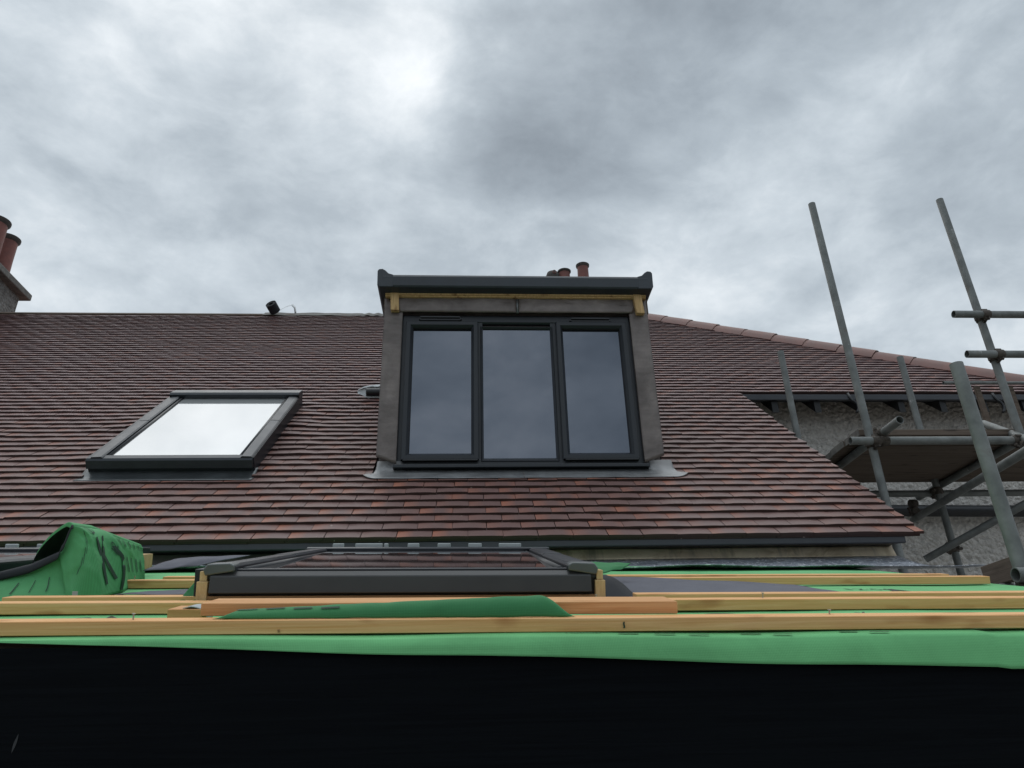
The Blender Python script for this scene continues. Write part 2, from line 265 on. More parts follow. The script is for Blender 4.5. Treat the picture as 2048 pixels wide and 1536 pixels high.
BASE = {}
def thing(name, label, cat, loc=(0, 0, 0), group=None, kind=None):
    o = bpy.data.objects.new(name, None); C.objects.link(o); o.location = loc; o.empty_display_size = 0.1
    BASE[o.name] = Vector(loc); return tag(o, label, cat, group, kind)
def tag(o, label=None, cat=None, group=None, kind=None):
    if label: o['label'] = label
    if cat: o['category'] = cat
    if group: o['group'] = group
    if kind: o['kind'] = kind
    return o
class MB:
    def __init__(s): s.v, s.f, s.mi = [], [], []
    def add(s, vs, fs, mi=0):
        b = len(s.v); s.v += [Vector(p) for p in vs]; s.f += [tuple(b + i for i in f) for f in fs]; s.mi += [mi] * len(fs); return s
    def hexa(s, p, mi=0):                      # 8 corners: bottom ring, top ring
        return s.add(p, [(3, 2, 1, 0), (4, 5, 6, 7), (0, 1, 5, 4), (1, 2, 6, 5), (2, 3, 7, 6), (3, 0, 4, 7)], mi)
    def box(s, x0, x1, y0, y1, z0, z1, F=None, mi=0):
        p = [(x0, y0, z0), (x1, y0, z0), (x1, y1, z0), (x0, y1, z0), (x0, y0, z1), (x1, y0, z1), (x1, y1, z1), (x0, y1, z1)]
        return s.hexa([F(*q) for q in p] if F else p, mi)
    def prism(s, poly, fa, fb, mi=0):          # poly points -> two ends by fa, fb
        n = len(poly); vs = [fa(*q) for q in poly] + [fb(*q) for q in poly]
        return s.add(vs, [tuple(range(n))[::-1], tuple(range(n, 2 * n))] + [(i, (i + 1) % n, n + (i + 1) % n, n + i) for i in range(n)], mi)
    def tube(s, path, r, n=14, hollow=0.0, cap=True, mi=0):
        path = [Vector(p) for p in path]; rs = r if isinstance(r, (list, tuple)) else [r] * len(path); rings = []
        ref = None
        for i, p in enumerate(path):
            d = (path[min(i + 1, len(path) - 1)] - path[max(i - 1, 0)]).normalized()
            if ref is None: ref = Vector((0, 0, 1)) if abs(d.z) < 0.9 else Vector((1, 0, 0))
            u = (ref - d * ref.dot(d)).normalized(); ref = u; w = d.cross(u)
            rings.append([p + (u * math.cos(2 * math.pi * k / n) + w * math.sin(2 * math.pi * k / n)) * rs[i] for k in range(n)])
        vs = [p for r_ in rings for p in r_]; fs = []
        for i in range(len(path) - 1):
            for k in range(n): fs.append((i * n + k, i * n + (k + 1) % n, (i + 1) * n + (k + 1) % n, (i + 1) * n + k))
        s.add(vs, fs, mi)
        if hollow:
            for e, j in ((0, 1), (-1, -2)):
                d = (path[j] - path[e]).normalized() * min(0.12, (path[j] - path[e]).length * 0.4); ctr = path[e]
                out_ = rings[e]; inn = [ctr + (q - ctr) * (1 - hollow) for q in out_]; deep = [q + d for q in inn]
                f = [(k, (k + 1) % n, n + (k + 1) % n, n + k) for k in range(n)] + [(n + k, n + (k + 1) % n, 2 * n + (k + 1) % n, 2 * n + k) for k in range(n)] + [tuple(range(2 * n, 3 * n))]
                s.add(out_ + inn + deep, f, mi)
        elif cap:
            b = len(s.v) - len(vs); s.f += [tuple(b + k for k in range(n))[::-1], tuple(b + (len(path) - 1) * n + k for k in range(n))]; s.mi += [mi, mi]
        return s
    def lathe(s, base, prof, n=24, axis=(0, 0, 1), mi=0):
        q = Vector((0, 0, 1)).rotation_difference(Vector(axis)); base = Vector(base); vs, fs = [], []
        for r, h in prof:
            for k in range(n): vs.append(base + q @ Vector((r * math.cos(2 * math.pi * k / n), r * math.sin(2 * math.pi * k / n), h)))
        for i in range(len(prof) - 1):
            for k in range(n): fs.append((i * n + k, i * n + (k + 1) % n, (i + 1) * n + (k + 1) % n, (i + 1) * n + k))
        return s.add(vs, fs, mi)
    def grid(s, fn, nu, nv, mi=0):
        vs = [fn(i / nu, j / nv) for i in range(nu + 1) for j in range(nv + 1)]; w = nv + 1
        return s.add(vs, [(i * w + j, (i + 1) * w + j, (i + 1) * w + j + 1, i * w + j + 1) for i in range(nu) for j in range(nv)], mi)
    def ring(s, x0, x1, z0, z1, w, yf, yb, bev=0.012, F=None, lip=0.004, mi=0):
        """a mitred frame: outer wall, front face, bevel inwards, inner wall"""
        F = F or (lambda x, y, z: (x, y, z)); L = []
        def loop(d, y): L.append([F(x0 + d, y, z0 + d), F(x1 - d, y, z0 + d), F(x1 - d, y, z1 - d), F(x0 + d, y, z1 - d)])
        sg = 1 if yb > yf else -1
        loop(0, yb); loop(0, yf + sg * lip); loop(lip, yf); loop(w - bev, yf); loop(w, yf + sg * bev * 1.1); loop(w, yb)
        vs = [p for l in L for p in l]; fs = [(i * 4 + k, i * 4 + (k + 1) % 4, i * 4 + 4 + (k + 1) % 4, i * 4 + 4 + k) for i in range(5) for k in range(4)]
        fs += [(20 + k, 20 + (k + 1) % 4, (k + 1) % 4, k) for k in range(4)]
        return s.add(vs, fs, mi)
    def build(s, name, mat, parent=None, smooth=False, bevel=0.0, seg=2, solid=0.0, back=None, recalc=True, angle=None):
        base = Vector((0, 0, 0))
        if parent is not None: base = BASE[parent.name]
        else:
            lo = [min(p[i] for p in s.v) for i in range(3)]; hi = [max(p[i] for p in s.v) for i in range(3)]
            base = Vector(((lo[0] + hi[0]) / 2, (lo[1] + hi[1]) / 2, lo[2]))
        me = bpy.data.meshes.new(name); me.from_pydata([p - base for p in s.v], [], s.f)
        for mm in (mat if isinstance(mat, list) else [mat]): me.materials.append(MAT[mm])
        for p, i in zip(me.polygons, s.mi): p.material_index = i
        if recalc:
            bm = bmesh.new(); bm.from_mesh(me); bmesh.ops.recalc_face_normals(bm, faces=bm.faces); bm.to_mesh(me); bm.free()
        if smooth:
            for p in me.polygons: p.use_smooth = True
            if angle: me.set_sharp_from_angle(angle=rad(angle))
        o = bpy.data.objects.new(name, me); C.objects.link(o)
        if parent is not None: o.parent = parent
        else: o.location = base
        BASE[o.name] = base
        if solid:
            if back: me.materials.append(MAT[back])
            md = o.modifiers.new('thickness', 'SOLIDIFY'); md.thickness = solid; md.offset = -1
            if back: md.material_offset = 1; md.material_offset_rim = 1
        if bevel:
            md = o.modifiers.new('edge', 'BEVEL'); md.width = bevel; md.segments = seg; md.limit_method = 'ANGLE'; md.angle_limit = rad(40)
        return o
def copy_tree(o, parent=None, d=(0, 0, 0)):
    c = o.copy(); C.objects.link(c)
    if parent: c.parent = parent
    else: c.location = o.location + Vector(d)
    BASE[c.name] = BASE[o.name]
    for ch in list(o.children): copy_tree(ch, c)
    return c

# roof frame: (x, s up the slope, n off the slope); extension frame likewise
PH = rad(41.5); RP = Vector((0, 3.535, 0.940)); RU = Vector((0, math.cos(PH), math.sin(PH))); RN = Vector((0, -math.sin(PH), math.cos(PH)))
def R(x, s, n=0.0): return Vector((x, 0, 0)) + RP + RU * s + RN * n
EP = rad(15.2); EO = Vector((0, 1.367, 0.180)); EU = Vector((0, math.cos(EP), math.sin(EP))); EN = Vector((0.01, -math.tan(EP), 1)).normalized(); EX = Vector((1, 0, -0.01))
def X(x, s, n=0.0): return EO + EX * x + EU * s + EN * n

# ------------------------------------------------------------------ ground
MB().add([(-400, -400, -4.2), (400, -400, -4.2), (400, 600, -4.2), (-400, 600, -4.2)], [(0, 1, 2, 3)]).build('ground', 'ground')['kind'] = 'structure'

# ------------------------------------------------------------------ house
house = thing('house', 'rough grey house with a red tiled roof, lead clad dormer window and chimneys', 'house', (-1.0, 6.5, -4.2))
w = MB()
w.box(-7.0, 2.02, 3.66, 9.9, -4.2, 0.87)
w.box(2.02, 4.95, 5.60, 9.9, -4.2, 2.70)
def skin(u, v):
    x_, z_ = 2.06 + 2.85 * u, 0.35 + 2.34 * v; p = Vector((x_ * 30, z_ * 30, 0.5))
    d = 0.0075 * abs(noise.noise(p)) * 1.8 + 0.004 * noise.noise(p * 2.3 + Vector((7, 1, 3))) + 0.004 * noise.noise(p * 0.35)
    return Vector((x_, 5.596 - max(0.0, d + 0.003), z_))
w.grid(skin, 250, 205)
wall = w.build('wall', 'wall', house)
HIPX = lambda s: 2.20 + (5.60 - s) * 0.883
G = 0.0838; S0 = -0.078; SE2 = S0 + 29 * G          # second (upper) eaves on the right
VERGE = lambda s: 2.205 - (s + 0.075) * 0.0235
deck = MB()
dp = lambda x, s: R(x, s, -0.03)
poly = [(-7.0, -0.02), (2.12, -0.02), (2.10, SE2 + 0.02), (HIPX(SE2) - 0.06, SE2 + 0.02), (2.20, 5.55), (-7.0, 5.55)]
deck.prism(poly, lambda x, s: R(x, s, -0.036), lambda x, s: R(x, s, -0.09))
top = R(0, 5.6, -0.06)
deck.add([(-7, top.y, top.z), (2.2, top.y, top.z), (2.2, 12.0, 0.9), (-7, 12.0, 0.9)], [(0, 1, 2, 3)])
e2 = R(HIPX(SE2) - .05, SE2, -0.035)
deck.add([(2.2, top.y, top.z), (2.2, 12.0, 0.9), (5.2, 10.2, e2.z), (e2.x, e2.y, e2.z)], [(0, 1, 2, 3)])
# tiles
class Tiles:
    pass
tv, tf, tuv, tint = [], [], [], []
WD = 0.1662
def wob(x, s):
    a = noise.noise(Vector((x * 2.3, s * 2.0, 1.3))) * 0.0022
    for cx, side in ((-2.10, -1), (-1.20, 1)):
        dx = (x - cx) * side
        if -0.05 < dx < 0.7 and 0.72 < s < 2.05:
            a += 0.020 * math.exp(-(max(dx, 0) / 0.20) ** 2) * (0.35 + 0.9 * noise.noise(Vector((x * 3.0, s * 7.0, 5.0)))) * min(1, (s - 0.7) * 5, (2.08 - s) * 5)
    return a
def tile(x0, x1, s0, length, gx0, gx1, n0, flat=False, xr=None):
    """one clay tile; gx0..gx1 is its uncut extent, used for the burnt ends"""
    if x1 - x0 < 0.02: return
    rr = random.random; jn = (rr() - 0.5) * 0.0016; js = (rr() - 0.5) * 0.0034; tw = (rr() - 0.5) * 0.0026; cam_ = 0.0008 + rr() * 0.0018
    if rr() < 0.03: js += 0.008 * (1 if rr() < .5 else -1)
    nx = 3; b = len(tv); T = 0.0135; slope = 0.0 if flat else 0.148
    xs = [x0 + (x1 - x0) * i / nx for i in range(nx + 1)]
    def lim(x, s): return min(x, xr(s)) if xr else x
    pts = []
    for x in xs:
        u = (x - gx0) / (gx1 - gx0); arch = cam_ * (1 - (2 * u - 1) ** 2) + tw * (u - 0.5) + jn + wob(x, s0)
        sl = s0 + js + tw * 0.6 * (u - .5)
        pts.append((lim(x, sl), sl, n0 + arch, u)); 
    for (x, s, n_, u) in pts: tv.append(R(x, s, n_))
    for (x, s, n_, u) in pts: tv.append(R(lim(x, s + length), s + length, n_ - slope * length))
    for (x, s, n_, u) in pts: tv.append(R(x, s - T * slope, n_ - T))
    k = nx + 1
    tv.append(R(pts[0][0], s0 + length, n0 - slope * length - T)); tv.append(R(lim(pts[-1][0], s0 + length), s0 + length, n0 - slope * length - T))
    warm = 1.15 if (s0 < 0.75 and x0 > -1.0) else (0.95 if s0 < 0.9 else 0.62)
    c = (rr(), min(1, rr() ** 1.4 * warm), max(0, rr() * 1.5 - 0.9), min(1, max(0, (s0 - 0.9) / 2.2)))
    for i in range(nx):
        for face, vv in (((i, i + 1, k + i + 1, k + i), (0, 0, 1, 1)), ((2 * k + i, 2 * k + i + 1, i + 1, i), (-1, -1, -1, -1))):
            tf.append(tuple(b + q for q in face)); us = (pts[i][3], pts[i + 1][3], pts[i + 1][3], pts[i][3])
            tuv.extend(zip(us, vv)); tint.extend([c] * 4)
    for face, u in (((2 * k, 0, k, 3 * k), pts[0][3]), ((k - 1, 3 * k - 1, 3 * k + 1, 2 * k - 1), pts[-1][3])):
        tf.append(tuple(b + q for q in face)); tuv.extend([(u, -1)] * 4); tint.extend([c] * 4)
N0 = 0.006
HOLES = [(-2.115, -1.198, 0.655, 1.96), (-0.545, 1.160, 0.655, 2.70)]
def course(i):
    s = S0 + i * G
    xmax = HIPX(s) if s >= SE2 - 0.01 else VERGE(s) + random.uniform(-0.006, 0.006)
    if s > 5.53: return
    xr = (lambda q: HIPX(q)) if s >= SE2 - 0.01 else None
    off = (0.5 if i % 2 else 0.0) * WD + random.uniform(-0.006, 0.006)
    segs = [(-7.05, xmax)]
    for (a, b, c, d) in HOLES:
        if c <= s <= d:
            if a < -1: a, b = a - 0.004, b - 0.006 ; 
            if a > -1 and s < 0.80: b += (0.80 - s) * 0.25
            segs = [q for (u, v) in segs for q in ((u, min(v, a)), (max(u, b), v)) if q[1] - q[0] > 0.02]
    ln = min(G + 0.05, 5.66 - s)
    for (u, v) in segs:
        j0 = math.floor((u - off) / WD)
        x = off + j0 * WD
        while x < v:
            a, b = max(u, x + 0.0010), min(v, x + WD - 0.0010 - (0.0018 if random.random() < 0.4 else 0))
            tile(a, b, s, ln, x, x + WD, N0, xr=xr); x += WD
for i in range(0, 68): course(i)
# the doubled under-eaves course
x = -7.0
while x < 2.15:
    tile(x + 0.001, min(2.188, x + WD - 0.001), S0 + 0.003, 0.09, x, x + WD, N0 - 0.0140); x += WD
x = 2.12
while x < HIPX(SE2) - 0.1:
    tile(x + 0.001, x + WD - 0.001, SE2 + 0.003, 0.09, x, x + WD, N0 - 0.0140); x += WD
me = bpy.data.meshes.new('roof'); hb = Vector((-1.0, 6.5, -4.2))
nd = len(deck.v)
me.from_pydata([p - hb for p in deck.v] + [p - hb for p in tv], [], deck.f + [tuple(nd + q for q in f) for f in tf])
me.uv_layers.new(name='UVMap'); me.color_attributes.new('tint', 'FLOAT_COLOR', 'CORNER')
uvl = me.uv_layers['UVMap']; ca = me.color_attributes['tint']
nl0 = sum(len(f) for f in deck.f)
for k, (u_, c_) in enumerate(zip(tuv, tint)):
    uvl.data[nl0 + k].uv = u_; ca.data[nl0 + k].color = c_
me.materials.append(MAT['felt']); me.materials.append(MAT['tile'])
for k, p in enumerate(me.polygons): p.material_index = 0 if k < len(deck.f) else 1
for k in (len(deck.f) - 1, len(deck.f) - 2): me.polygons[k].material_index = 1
roof = bpy.data.objects.new('roof', me); C.objects.link(roof); roof.parent = house; BASE[roof.name] = hb
# hip tiles
A, B = R(2.12, 5.66, 0.010), R(HIPX(SE2) + 0.03, SE2 - 0.03, 0.010)
hd = (B - A); HL = hd.length; hd.normalize(); hs = nrm(hd.cross(Vector((0, 0, 1)))); hu = hs.cross(hd)
if hu.z < 0: hu = -hu
nh = 13; hl = HL / nh
for k in range(nh):
    q = MB(); a0 = A + hd * (k * hl + 0.002); a1 = A + hd * ((k + 1) * hl - 0.004); dj = random.uniform(-0.003, 0.003)
    prof = [(-0.115, -0.075), (-0.095, -0.030), (-0.060, 0.012), (-0.020, 0.034), (0.020, 0.034), (0.060, 0.012), (0.095, -0.030), (0.115, -0.075)]
    inner = [(x_ * 0.86, z_ - 0.013) for x_, z_ in prof][::-1]
    pr = prof + inner
    q.prism(pr, lambda p_, z_: a0 + hs * p_ + hu * (z_ + dj - 0.002), lambda p_, z_: a1 + hs * p_ + hu * (z_ + dj + 0.006))
    ht = q.build('hip_tile', 'hip', roof, smooth=True, angle=50)
    # clip over the joint
    cl = MB(); cp = a0 - hd * 0.004
    cl.prism([(x_ * 1.02, z_ + 0.004) for x_, z_ in prof[2:6]] + [(x_ * 0.9, z_ - 0.01) for x_, z_ in prof[2:6]][::-1], lambda p_, z_: cp - hd * 0.008 + hs * p_ + hu * z_, lambda p_, z_: cp + hd * 0.008 + hs * p_ + hu * z_)
    cl.build('hip_clip', 'terra_dk', roof)
# ridge strip and batten
q = MB(); q.box(-7.0, 2.2, 5.60, 5.66, -0.04, 0.004, F=R); q.build('ridge_batten', 'old_wood', roof)
q = MB()
def rs_(u, v): 
    x_ = -2.42 + u * 4.5; return R(x_, 5.55 + v * 0.16, 0.008 + 0.006 * math.sin(u * 260) * (1 if u > .25 else 0) + 0.010 * noise.noise(Vector((u * 20, v, 0))))
q.grid(rs_, 260, 2); q.build('ridge_strip', 'conc', roof, solid=0.003)
# fascias, gutter, rafter feet
q = MB(); q.box(-7.0, 2.115, 3.494, 3.516, 0.844, 0.876); q.build('fascia_board', 'gutter', house, bevel=0.004)
q = MB(); q.box(-7.0, 2.11, 3.517, 3.66, 0.862, 0.870); q.build('soffit', 'black', house)
E2 = R(0, SE2, 0)
q = MB(); q.box(2.125, 5.08, E2.y - 0.022, E2.y + 0.003, E2.z - 0.078, E2.z - 0.030); q.build('fascia_board', 'gutter', house, bevel=0.004)
for k in range(8):
    xx = 2.42 + 0.345 * k; q = MB()
    y0, y1 = E2.y + 0.004, 5.66; tn = math.tan(PH)
    pl = [(y0, E2.z - 0.03), (y0, E2.z - 0.175), (y1, E2.z - 0.175 + (y1 - y0) * tn), (y1, E2.z - 0.03 + (y1 - y0) * tn)]
    q.prism(pl, lambda y, z: (xx - 0.025, y, z), lambda y, z: (xx + 0.025, y, z)); q.build('rafter_foot', 'rubber', house)
for xx in (3.02, 4.22):
    q = MB(); q.tube([(xx, E2.y - 0.02, E2.z - 0.02)] + [(xx + 0.055 * math.sin(a) , E2.y - 0.03, E2.z - 0.085 - 0.065 * (1 - math.cos(a)) * 0.9) for a in [i * 0.32 for i in range(1, 9)]], 0.011, 8); q.build('pipe_hook', 'black', house, smooth=True)
q = MB(); q.tube([(2.05, 5.52, 1.60), (5.2, 5.52, 1.56)], 0.045, 18); q.build('rainwater_pipe', 'black', house, smooth=True, angle=50)
# lead upstand and apron under the lower eaves
def lead_up(u, v):
    x_ = LX[0] + u * (LX[1] - LX[0]); t = v
    y = 3.640 - 0.03 * t - 0.010 * abs(noise.noise(Vector((x_ * 1.3, t * 2, 3)))); z = 0.866 - t * 0.066
    return Vector((x_, y, z + 0.004 * noise.noise(Vector((x_ * 2.2, t, 9)))))
for LX, mt_ in (((-7.0, 0.37), 'lead_dull'), ((0.365, 2.12), 'lead_wall')):
    q = MB(); q.grid(lead_up, 120, 5); q.build('lead_upstand', mt_, house, smooth=True, solid=0.004)
def lead_ap(u, v):
    x_ = -7.0 + u * (9.12 + 0.0); wv = noise.noise(Vector((x_ * 2.1, 0.3, 0.7))); xr_ = x_ + (0.10 * v if u > 0.97 else 0)
    a_ = Vector((x_, 3.606, 0.806)); b_ = X(xr_, 1.80 - 0.03 * wv, 0.014 + 0.016 * max(0, 0.4 + wv))
    p = a_.lerp(b_, v); p.z += -0.030 * math.sin(v * math.pi) + 0.004 * noise.noise(Vector((x_ * 9, v * 6, 2))) * v
    return p
q = MB(); q.grid(lead_ap, 240, 12); q.build('lead_apron', 'foil', house, smooth=True, solid=0.003)

# dormer ----------------------------------------------------------
Yf = 4.100
q = MB(); q.box(-0.522, 1.135, 4.150, 6.3, 1.25, 2.598)
dormer = q.build('dormer', 'lead', house)
def wavy(fn, amp=0.003, fr=6.0):
    def g(u, v):
        p = fn(u, v); return p + Vector((0, -1, 0)) * (amp * (noise.noise(p * fr) + 0.5 * noise.noise(p * fr * 2.7)))
    return g
def lead_panel(name, pts, nx, nz, y=Yf, amp=0.005):
    (x00, z00), (x10, z10), (x11, z11), (x01, z01) = pts
    fn = lambda u, v: Vector(((x00 * (1 - u) + x10 * u) * (1 - v) + (x01 * (1 - u) + x11 * u) * v, y, (z00 * (1 - u) + z10 * u) * (1 - v) + (z01 * (1 - u) + z11 * u) * v))
    q = MB(); q.grid(wavy(fn, amp), nx, nz); o = q.build(name, 'lead', dormer, smooth=True, solid=-0.012, recalc=False); return o
lead_panel('lead_jamb', [(-0.532, 1.520), (-0.417, 1.476), (-0.417, 2.500), (-0.532, 2.600)], 8, 50)
lead_panel('lead_jamb', [(1.027, 1.476), (1.145, 1.520), (1.145, 2.600), (1.027, 2.500)], 8, 50)
lead_panel('lead_head', [(-0.440, 2.488), (0.300, 2.486), (0.300, 2.604), (-0.500, 2.604)], 40, 8, Yf - 0.008)
lead_panel('lead_head', [(0.318, 2.486), (1.050, 2.488), (1.110, 2.604), (0.318, 2.602)], 40, 8, Yf - 0.008)
q = MB(); q.tube([(0.309, Yf - 0.010, 2.485), (0.309, Yf - 0.010, 2.605)], 0.010, 10); q.build('lead_roll', 'lead_apron', dormer, smooth=True)
for xx, zz in ((-0.183, 2.592), (0.683, 2.580)):
    q = MB(); q.lathe((xx, Yf - 0.011, zz), [(0.0, 0.004), (0.004, 0.003), (0.005, 0)], 10, axis=(0, -1, 0)); q.build('nail', 'clip', dormer)
# window
q = MB(); q.ring(-0.418, 1.030, 1.462, 2.482, 0.058, 4.118, 4.160, 0.010)
q.box(0.048, 0.086, 4.120, 4.158, 1.50, 2.43); q.box(0.516, 0.554, 4.120, 4.158, 1.50, 2.43)
wf = q.build('window_frame', 'frame', dormer, bevel=0.002)
q = MB(); q.ring(0.072, 0.530, 1.494, 2.402, 0.016, 4.114, 4.158, 0.010); q.build('glazing_bead', 'frame', dormer)
for a, b in ((-0.392, 0.058), (0.551, 1.001)):
    q = MB(); q.ring(a, b, 1.503, 2.430, 0.041, 4.098, 4.150, 0.014); q.build('sash', 'frame', dormer)
    q = MB(); q.ring(a + 0.036, b - 0.036, 1.540, 2.394, 0.008, 4.117, 4.150, 0.004); q.build('gasket', 'rubber', dormer)
    q = MB(); q.box(a + 0.012, b - 0.006, 4.090, 4.110, 1.494, 1.5025); q.build('drip_bar', 'black', dormer, bevel=0.002)
    q = MB(); q.box(a + 0.030, b - 0.030, 4.136, 4.148, 1.53, 2.40); q.build('pane', 'pane', dormer)
q = MB(); q.box(0.080, 0.522, 4.132, 4.146, 1.503, 2.394); q.build('pane', 'pane', dormer)
for a, b, z in ((-0.315, -0.046, 2.4455), (0.641, 0.906, 2.4400)):
    q = MB(); q.prism([(a, z), (a + 0.014, z - 0.011), (b - 0.014, z - 0.011), (b, z), (b - 0.014, z + 0.013), (a + 0.014, z + 0.013)], lambda x, zz: (x, 4.098, zz), lambda x, zz: (x, 4.119, zz))
    q.box(a + 0.01, b - 0.01, 4.088, 4.098, z + 0.004, z + 0.014); q.build('trickle_vent', 'black', dormer, bevel=0.001)
q = MB(); q.prism([(4.045, 1.436), (4.045, 1.456), (4.118, 1.468), (4.118, 1.436)], lambda y, z: (-0.430, y, z), lambda y, z: (1.044, y, z)); q.build('window_sill', 'frame', dormer, bevel=0.003)
# apron below the sill
def apron(u, v):
    x_ = -0.592 + 1.848 * u; end = min(u, 1 - u); b = 0.612 + (0.060 * max(0, 1 - end / 0.045) ** 2.2)
    s_ = 0.70 + (b - 0.70) * v; xx = 0.332 + (x_ - 0.332) * (1 - 0.074 * max(0.0, 1 - v * 1.05))
    p = R(xx, s_, 0.0065 + 0.004 * v + 0.0025 * noise.noise(Vector((x_ * 7, v * 3, 1))))
    if v < 0.05: p = Vector((xx, 4.113, 1.500 if end < 0.088 else 1.440))
    elif v < 0.10: p = Vector((xx, 4.090, 1.440))
    return p
q = MB(); q.grid(apron, 120, 12); q.build('lead_apron', 'lead_apron', dormer, smooth=True, solid=0.003)
q = MB(); q.box(0.3095, 0.3125, 0.614, 0.690, 0.0075, 0.0125, F=R); q.build('apron_seam', 'lead', dormer)
# flat roof edge
q = MB()
pf = [(4.06, 2.604), (3.992, 2.610), (3.984, 2.620), (3.980, 2.682), (3.988, 2.700), (4.010, 2.708), (4.12, 2.704), (4.12, 2.606)]
q.prism(pf, lambda y, z: (-0.545, y, z), lambda y, z: (1.150, y, z))
q.box(-0.50, 1.10, 4.115, 6.0, 2.600, 2.69)
for sg, x0 in ((1, -0.560), (-1, 1.163)):
    pk = [(0.0, 2.606), (-0.013, 2.625), (-0.016, 2.725), (-0.008, 2.740), (0.016, 2.742), (0.034, 2.730), (0.055, 2.708), (0.085, 2.699), (0.085, 2.606)]
    q.prism(pk, lambda x, z: (x0 + sg * x, 3.981, z), lambda x, z: (x0 + sg * x, 6.2, z))
q.build('roof_edge', 'grp', dormer, bevel=0.006, seg=3)
q = MB(); q.box(-0.528, 1.140, 4.062, 4.096, 2.586, 2.6055); q.build('timber_lath', 'osb', dormer)
q = MB(); q.box(-0.528, 1.140, 4.052, 4.0615, 2.594, 2.6065); q.build('timber_lath', 'osb', dormer)
for a, b in ((-0.540, -0.5325), (1.1455, 1.158)):
    q = MB(); q.box(a, b, 4.105, 6.0, 2.50, 2.605); q.build('timber_lath', 'old_wood_y', dormer)
for nm, pts in (('a', (-0.493, -0.442, 2.482, 2.648, 0.004)), ('b', (1.060, 1.112, 2.470, 2.646, 0.008))):
    a, b, z0, z1, lean = pts; q = MB()
    q.hexa([(a + lean, 4.050, z0), (b + lean, 4.052, z0 - 0.002), (b + lean, 4.088, z0), (a + lean, 4.088, z0), (a - lean, 4.046, z1), (b - lean, 4.048, z1), (b - lean, 4.086, z1), (a - lean, 4.086, z1)])
    q.build('timber_block', 'osb', dormer, bevel=0.003)

# roof windows ----------------------------------------------------
def rooflight(F, parent, x0, x1, s0, s1, h, pane_mat, front_cover=True, cw=0.062):
    """frame, side covers, bottom cover, hood, gasket and pane in frame F(x, s, n)"""
    q = MB()
    for a, b, c, d in ((x0 - 0.028, x0 + 0.02, s0 + 0.012, s1), (x1 - 0.02, x1 + 0.008 if front_cover else x1 + 0.004, s0 + 0.012, s1), (x0 + 0.02, x1 - 0.02, s1 - 0.04, s1), (x0 + 0.02, x1 - 0.02, s0 + 0.012, s0 + 0.05)):
        q.box(a, b, c, d, 0.0, h - 0.008, F=F)
    fr = q.build('frame', 'frame', parent, bevel=0.002)
    for a, sg in ((x0, 1), (x1, -1)):
        for (c, d, dz) in ((s0 + 0.004, s0 + (s1 - s0) * 0.50, 0.0), (s0 + (s1 - s0) * 0.501, s1 - 0.06, 0.0015)):
            q = MB(); pr = [(0, h - 0.030), (-0.004, h - 0.006), (0.004, h + 0.002), (cw - 0.008, h + 0.004), (cw, h - 0.002), (cw, h - 0.030)]
            q.prism(pr, lambda x, n_: F(a + sg * x, c, n_ + dz), lambda x, n_: F(a + sg * x, d, n_ + dz)); q.build('side_cover', 'alu', parent, bevel=0.0015)
        if not front_cover:
            q = MB(); pr = [(0.000, h - 0.022), (-0.005, h - 0.008), (0.004, h + 0.004), (cw - 0.012, h + 0.006), (cw - 0.002, h + 0.001), (cw - 0.002, h - 0.012)]
            q.prism(pr, lambda x, n_: F(a + sg * x, s0 - 0.006, n_), lambda x, n_: F(a + sg * x, s0 + 0.045, n_ + 0.001)); q.build('cover_cap', 'alu_cap', parent, bevel=0.003)
        q = MB(); q.tube([F(a + sg * (cw + 0.012), s0 + 0.03, h - 0.014), F(a + sg * (cw + 0.012), s1 - 0.08, h - 0.014)], 0.010, 10); q.build('sash_trim', 'black', parent, smooth=True)
    lo = 0.0 if front_cover else 0.007
    q = MB(); pr = [(s0 - 0.012, 0.008 if not front_cover else 0.036), (s0 - 0.006, h - 0.016 - lo), (s0 + 0.006, h - 0.006 - lo), (s0 + 0.046, h - 0.003 - lo), (s0 + 0.052, h - 0.014 - lo), (s0 + 0.02, 0.012 if not front_cover else 0.036)]
    xx0, xx1 = (x0 - 0.026, x1 + 0.004) if front_cover else (x0 + 0.012, x1 - 0.012)
    q.prism(pr, lambda s_, n_: F(xx0, s_, n_), lambda s_, n_: F(xx1, s_, n_)); q.build('bottom_cover', 'alu' if front_cover else 'alu_front', parent, bevel=0.002)
    hh = 0.028 if front_cover else 0.010
    q = MB(); pr = [(s1 - 0.105, h - 0.012), (s1 - 0.110, h + hh * 0.6), (s1 - 0.09, h + hh), (s1 + 0.012, h + hh * 0.6), (s1 + 0.02, h - 0.03), (s1 - 0.02, h - 0.03)]
    q.prism(pr, lambda s_, n_: F(x0 - 0.012, s_, n_), lambda s_, n_: F(x1 + 0.010, s_, n_)); q.build('top_hood', 'alu', parent, bevel=0.003)
    q = MB(); gx0, gx1, gs0, gs1 = x0 + cw + 0.016, x1 - cw - 0.016, s0 + 0.050, s1 - 0.085
    q.ring(gx0, gx1, gs0, gs1, 0.010, h - 0.011, h - 0.03, 0.004, F=lambda x, y, z: F(x, z, y)); q.build('gasket', 'rubber', parent)
    q = MB(); tl = 0.0 if front_cover else 0.0155
    q.box(gx0 + 0.006, gx1 - 0.006, gs0 + 0.006, gs1 - 0.004, h - 0.026, h - 0.0145, F=lambda x, s_, n_: F(x, s_, n_ + tl * (s_ - gs0 - 0.2))); q.build('pane', pane_mat, parent)
    return fr
q = MB(); q.box(-2.10, -1.205, 0.74, 1.985, -0.03, 0.0, F=R)
sky1 = q.build('skylight', 'frame', house); sky1['label'] = 'left skylight reflecting the bright clouds'
rooflight(R, sky1, -2.083, -1.210, 0.722, 2.000, 0.098, 'sky_pane')
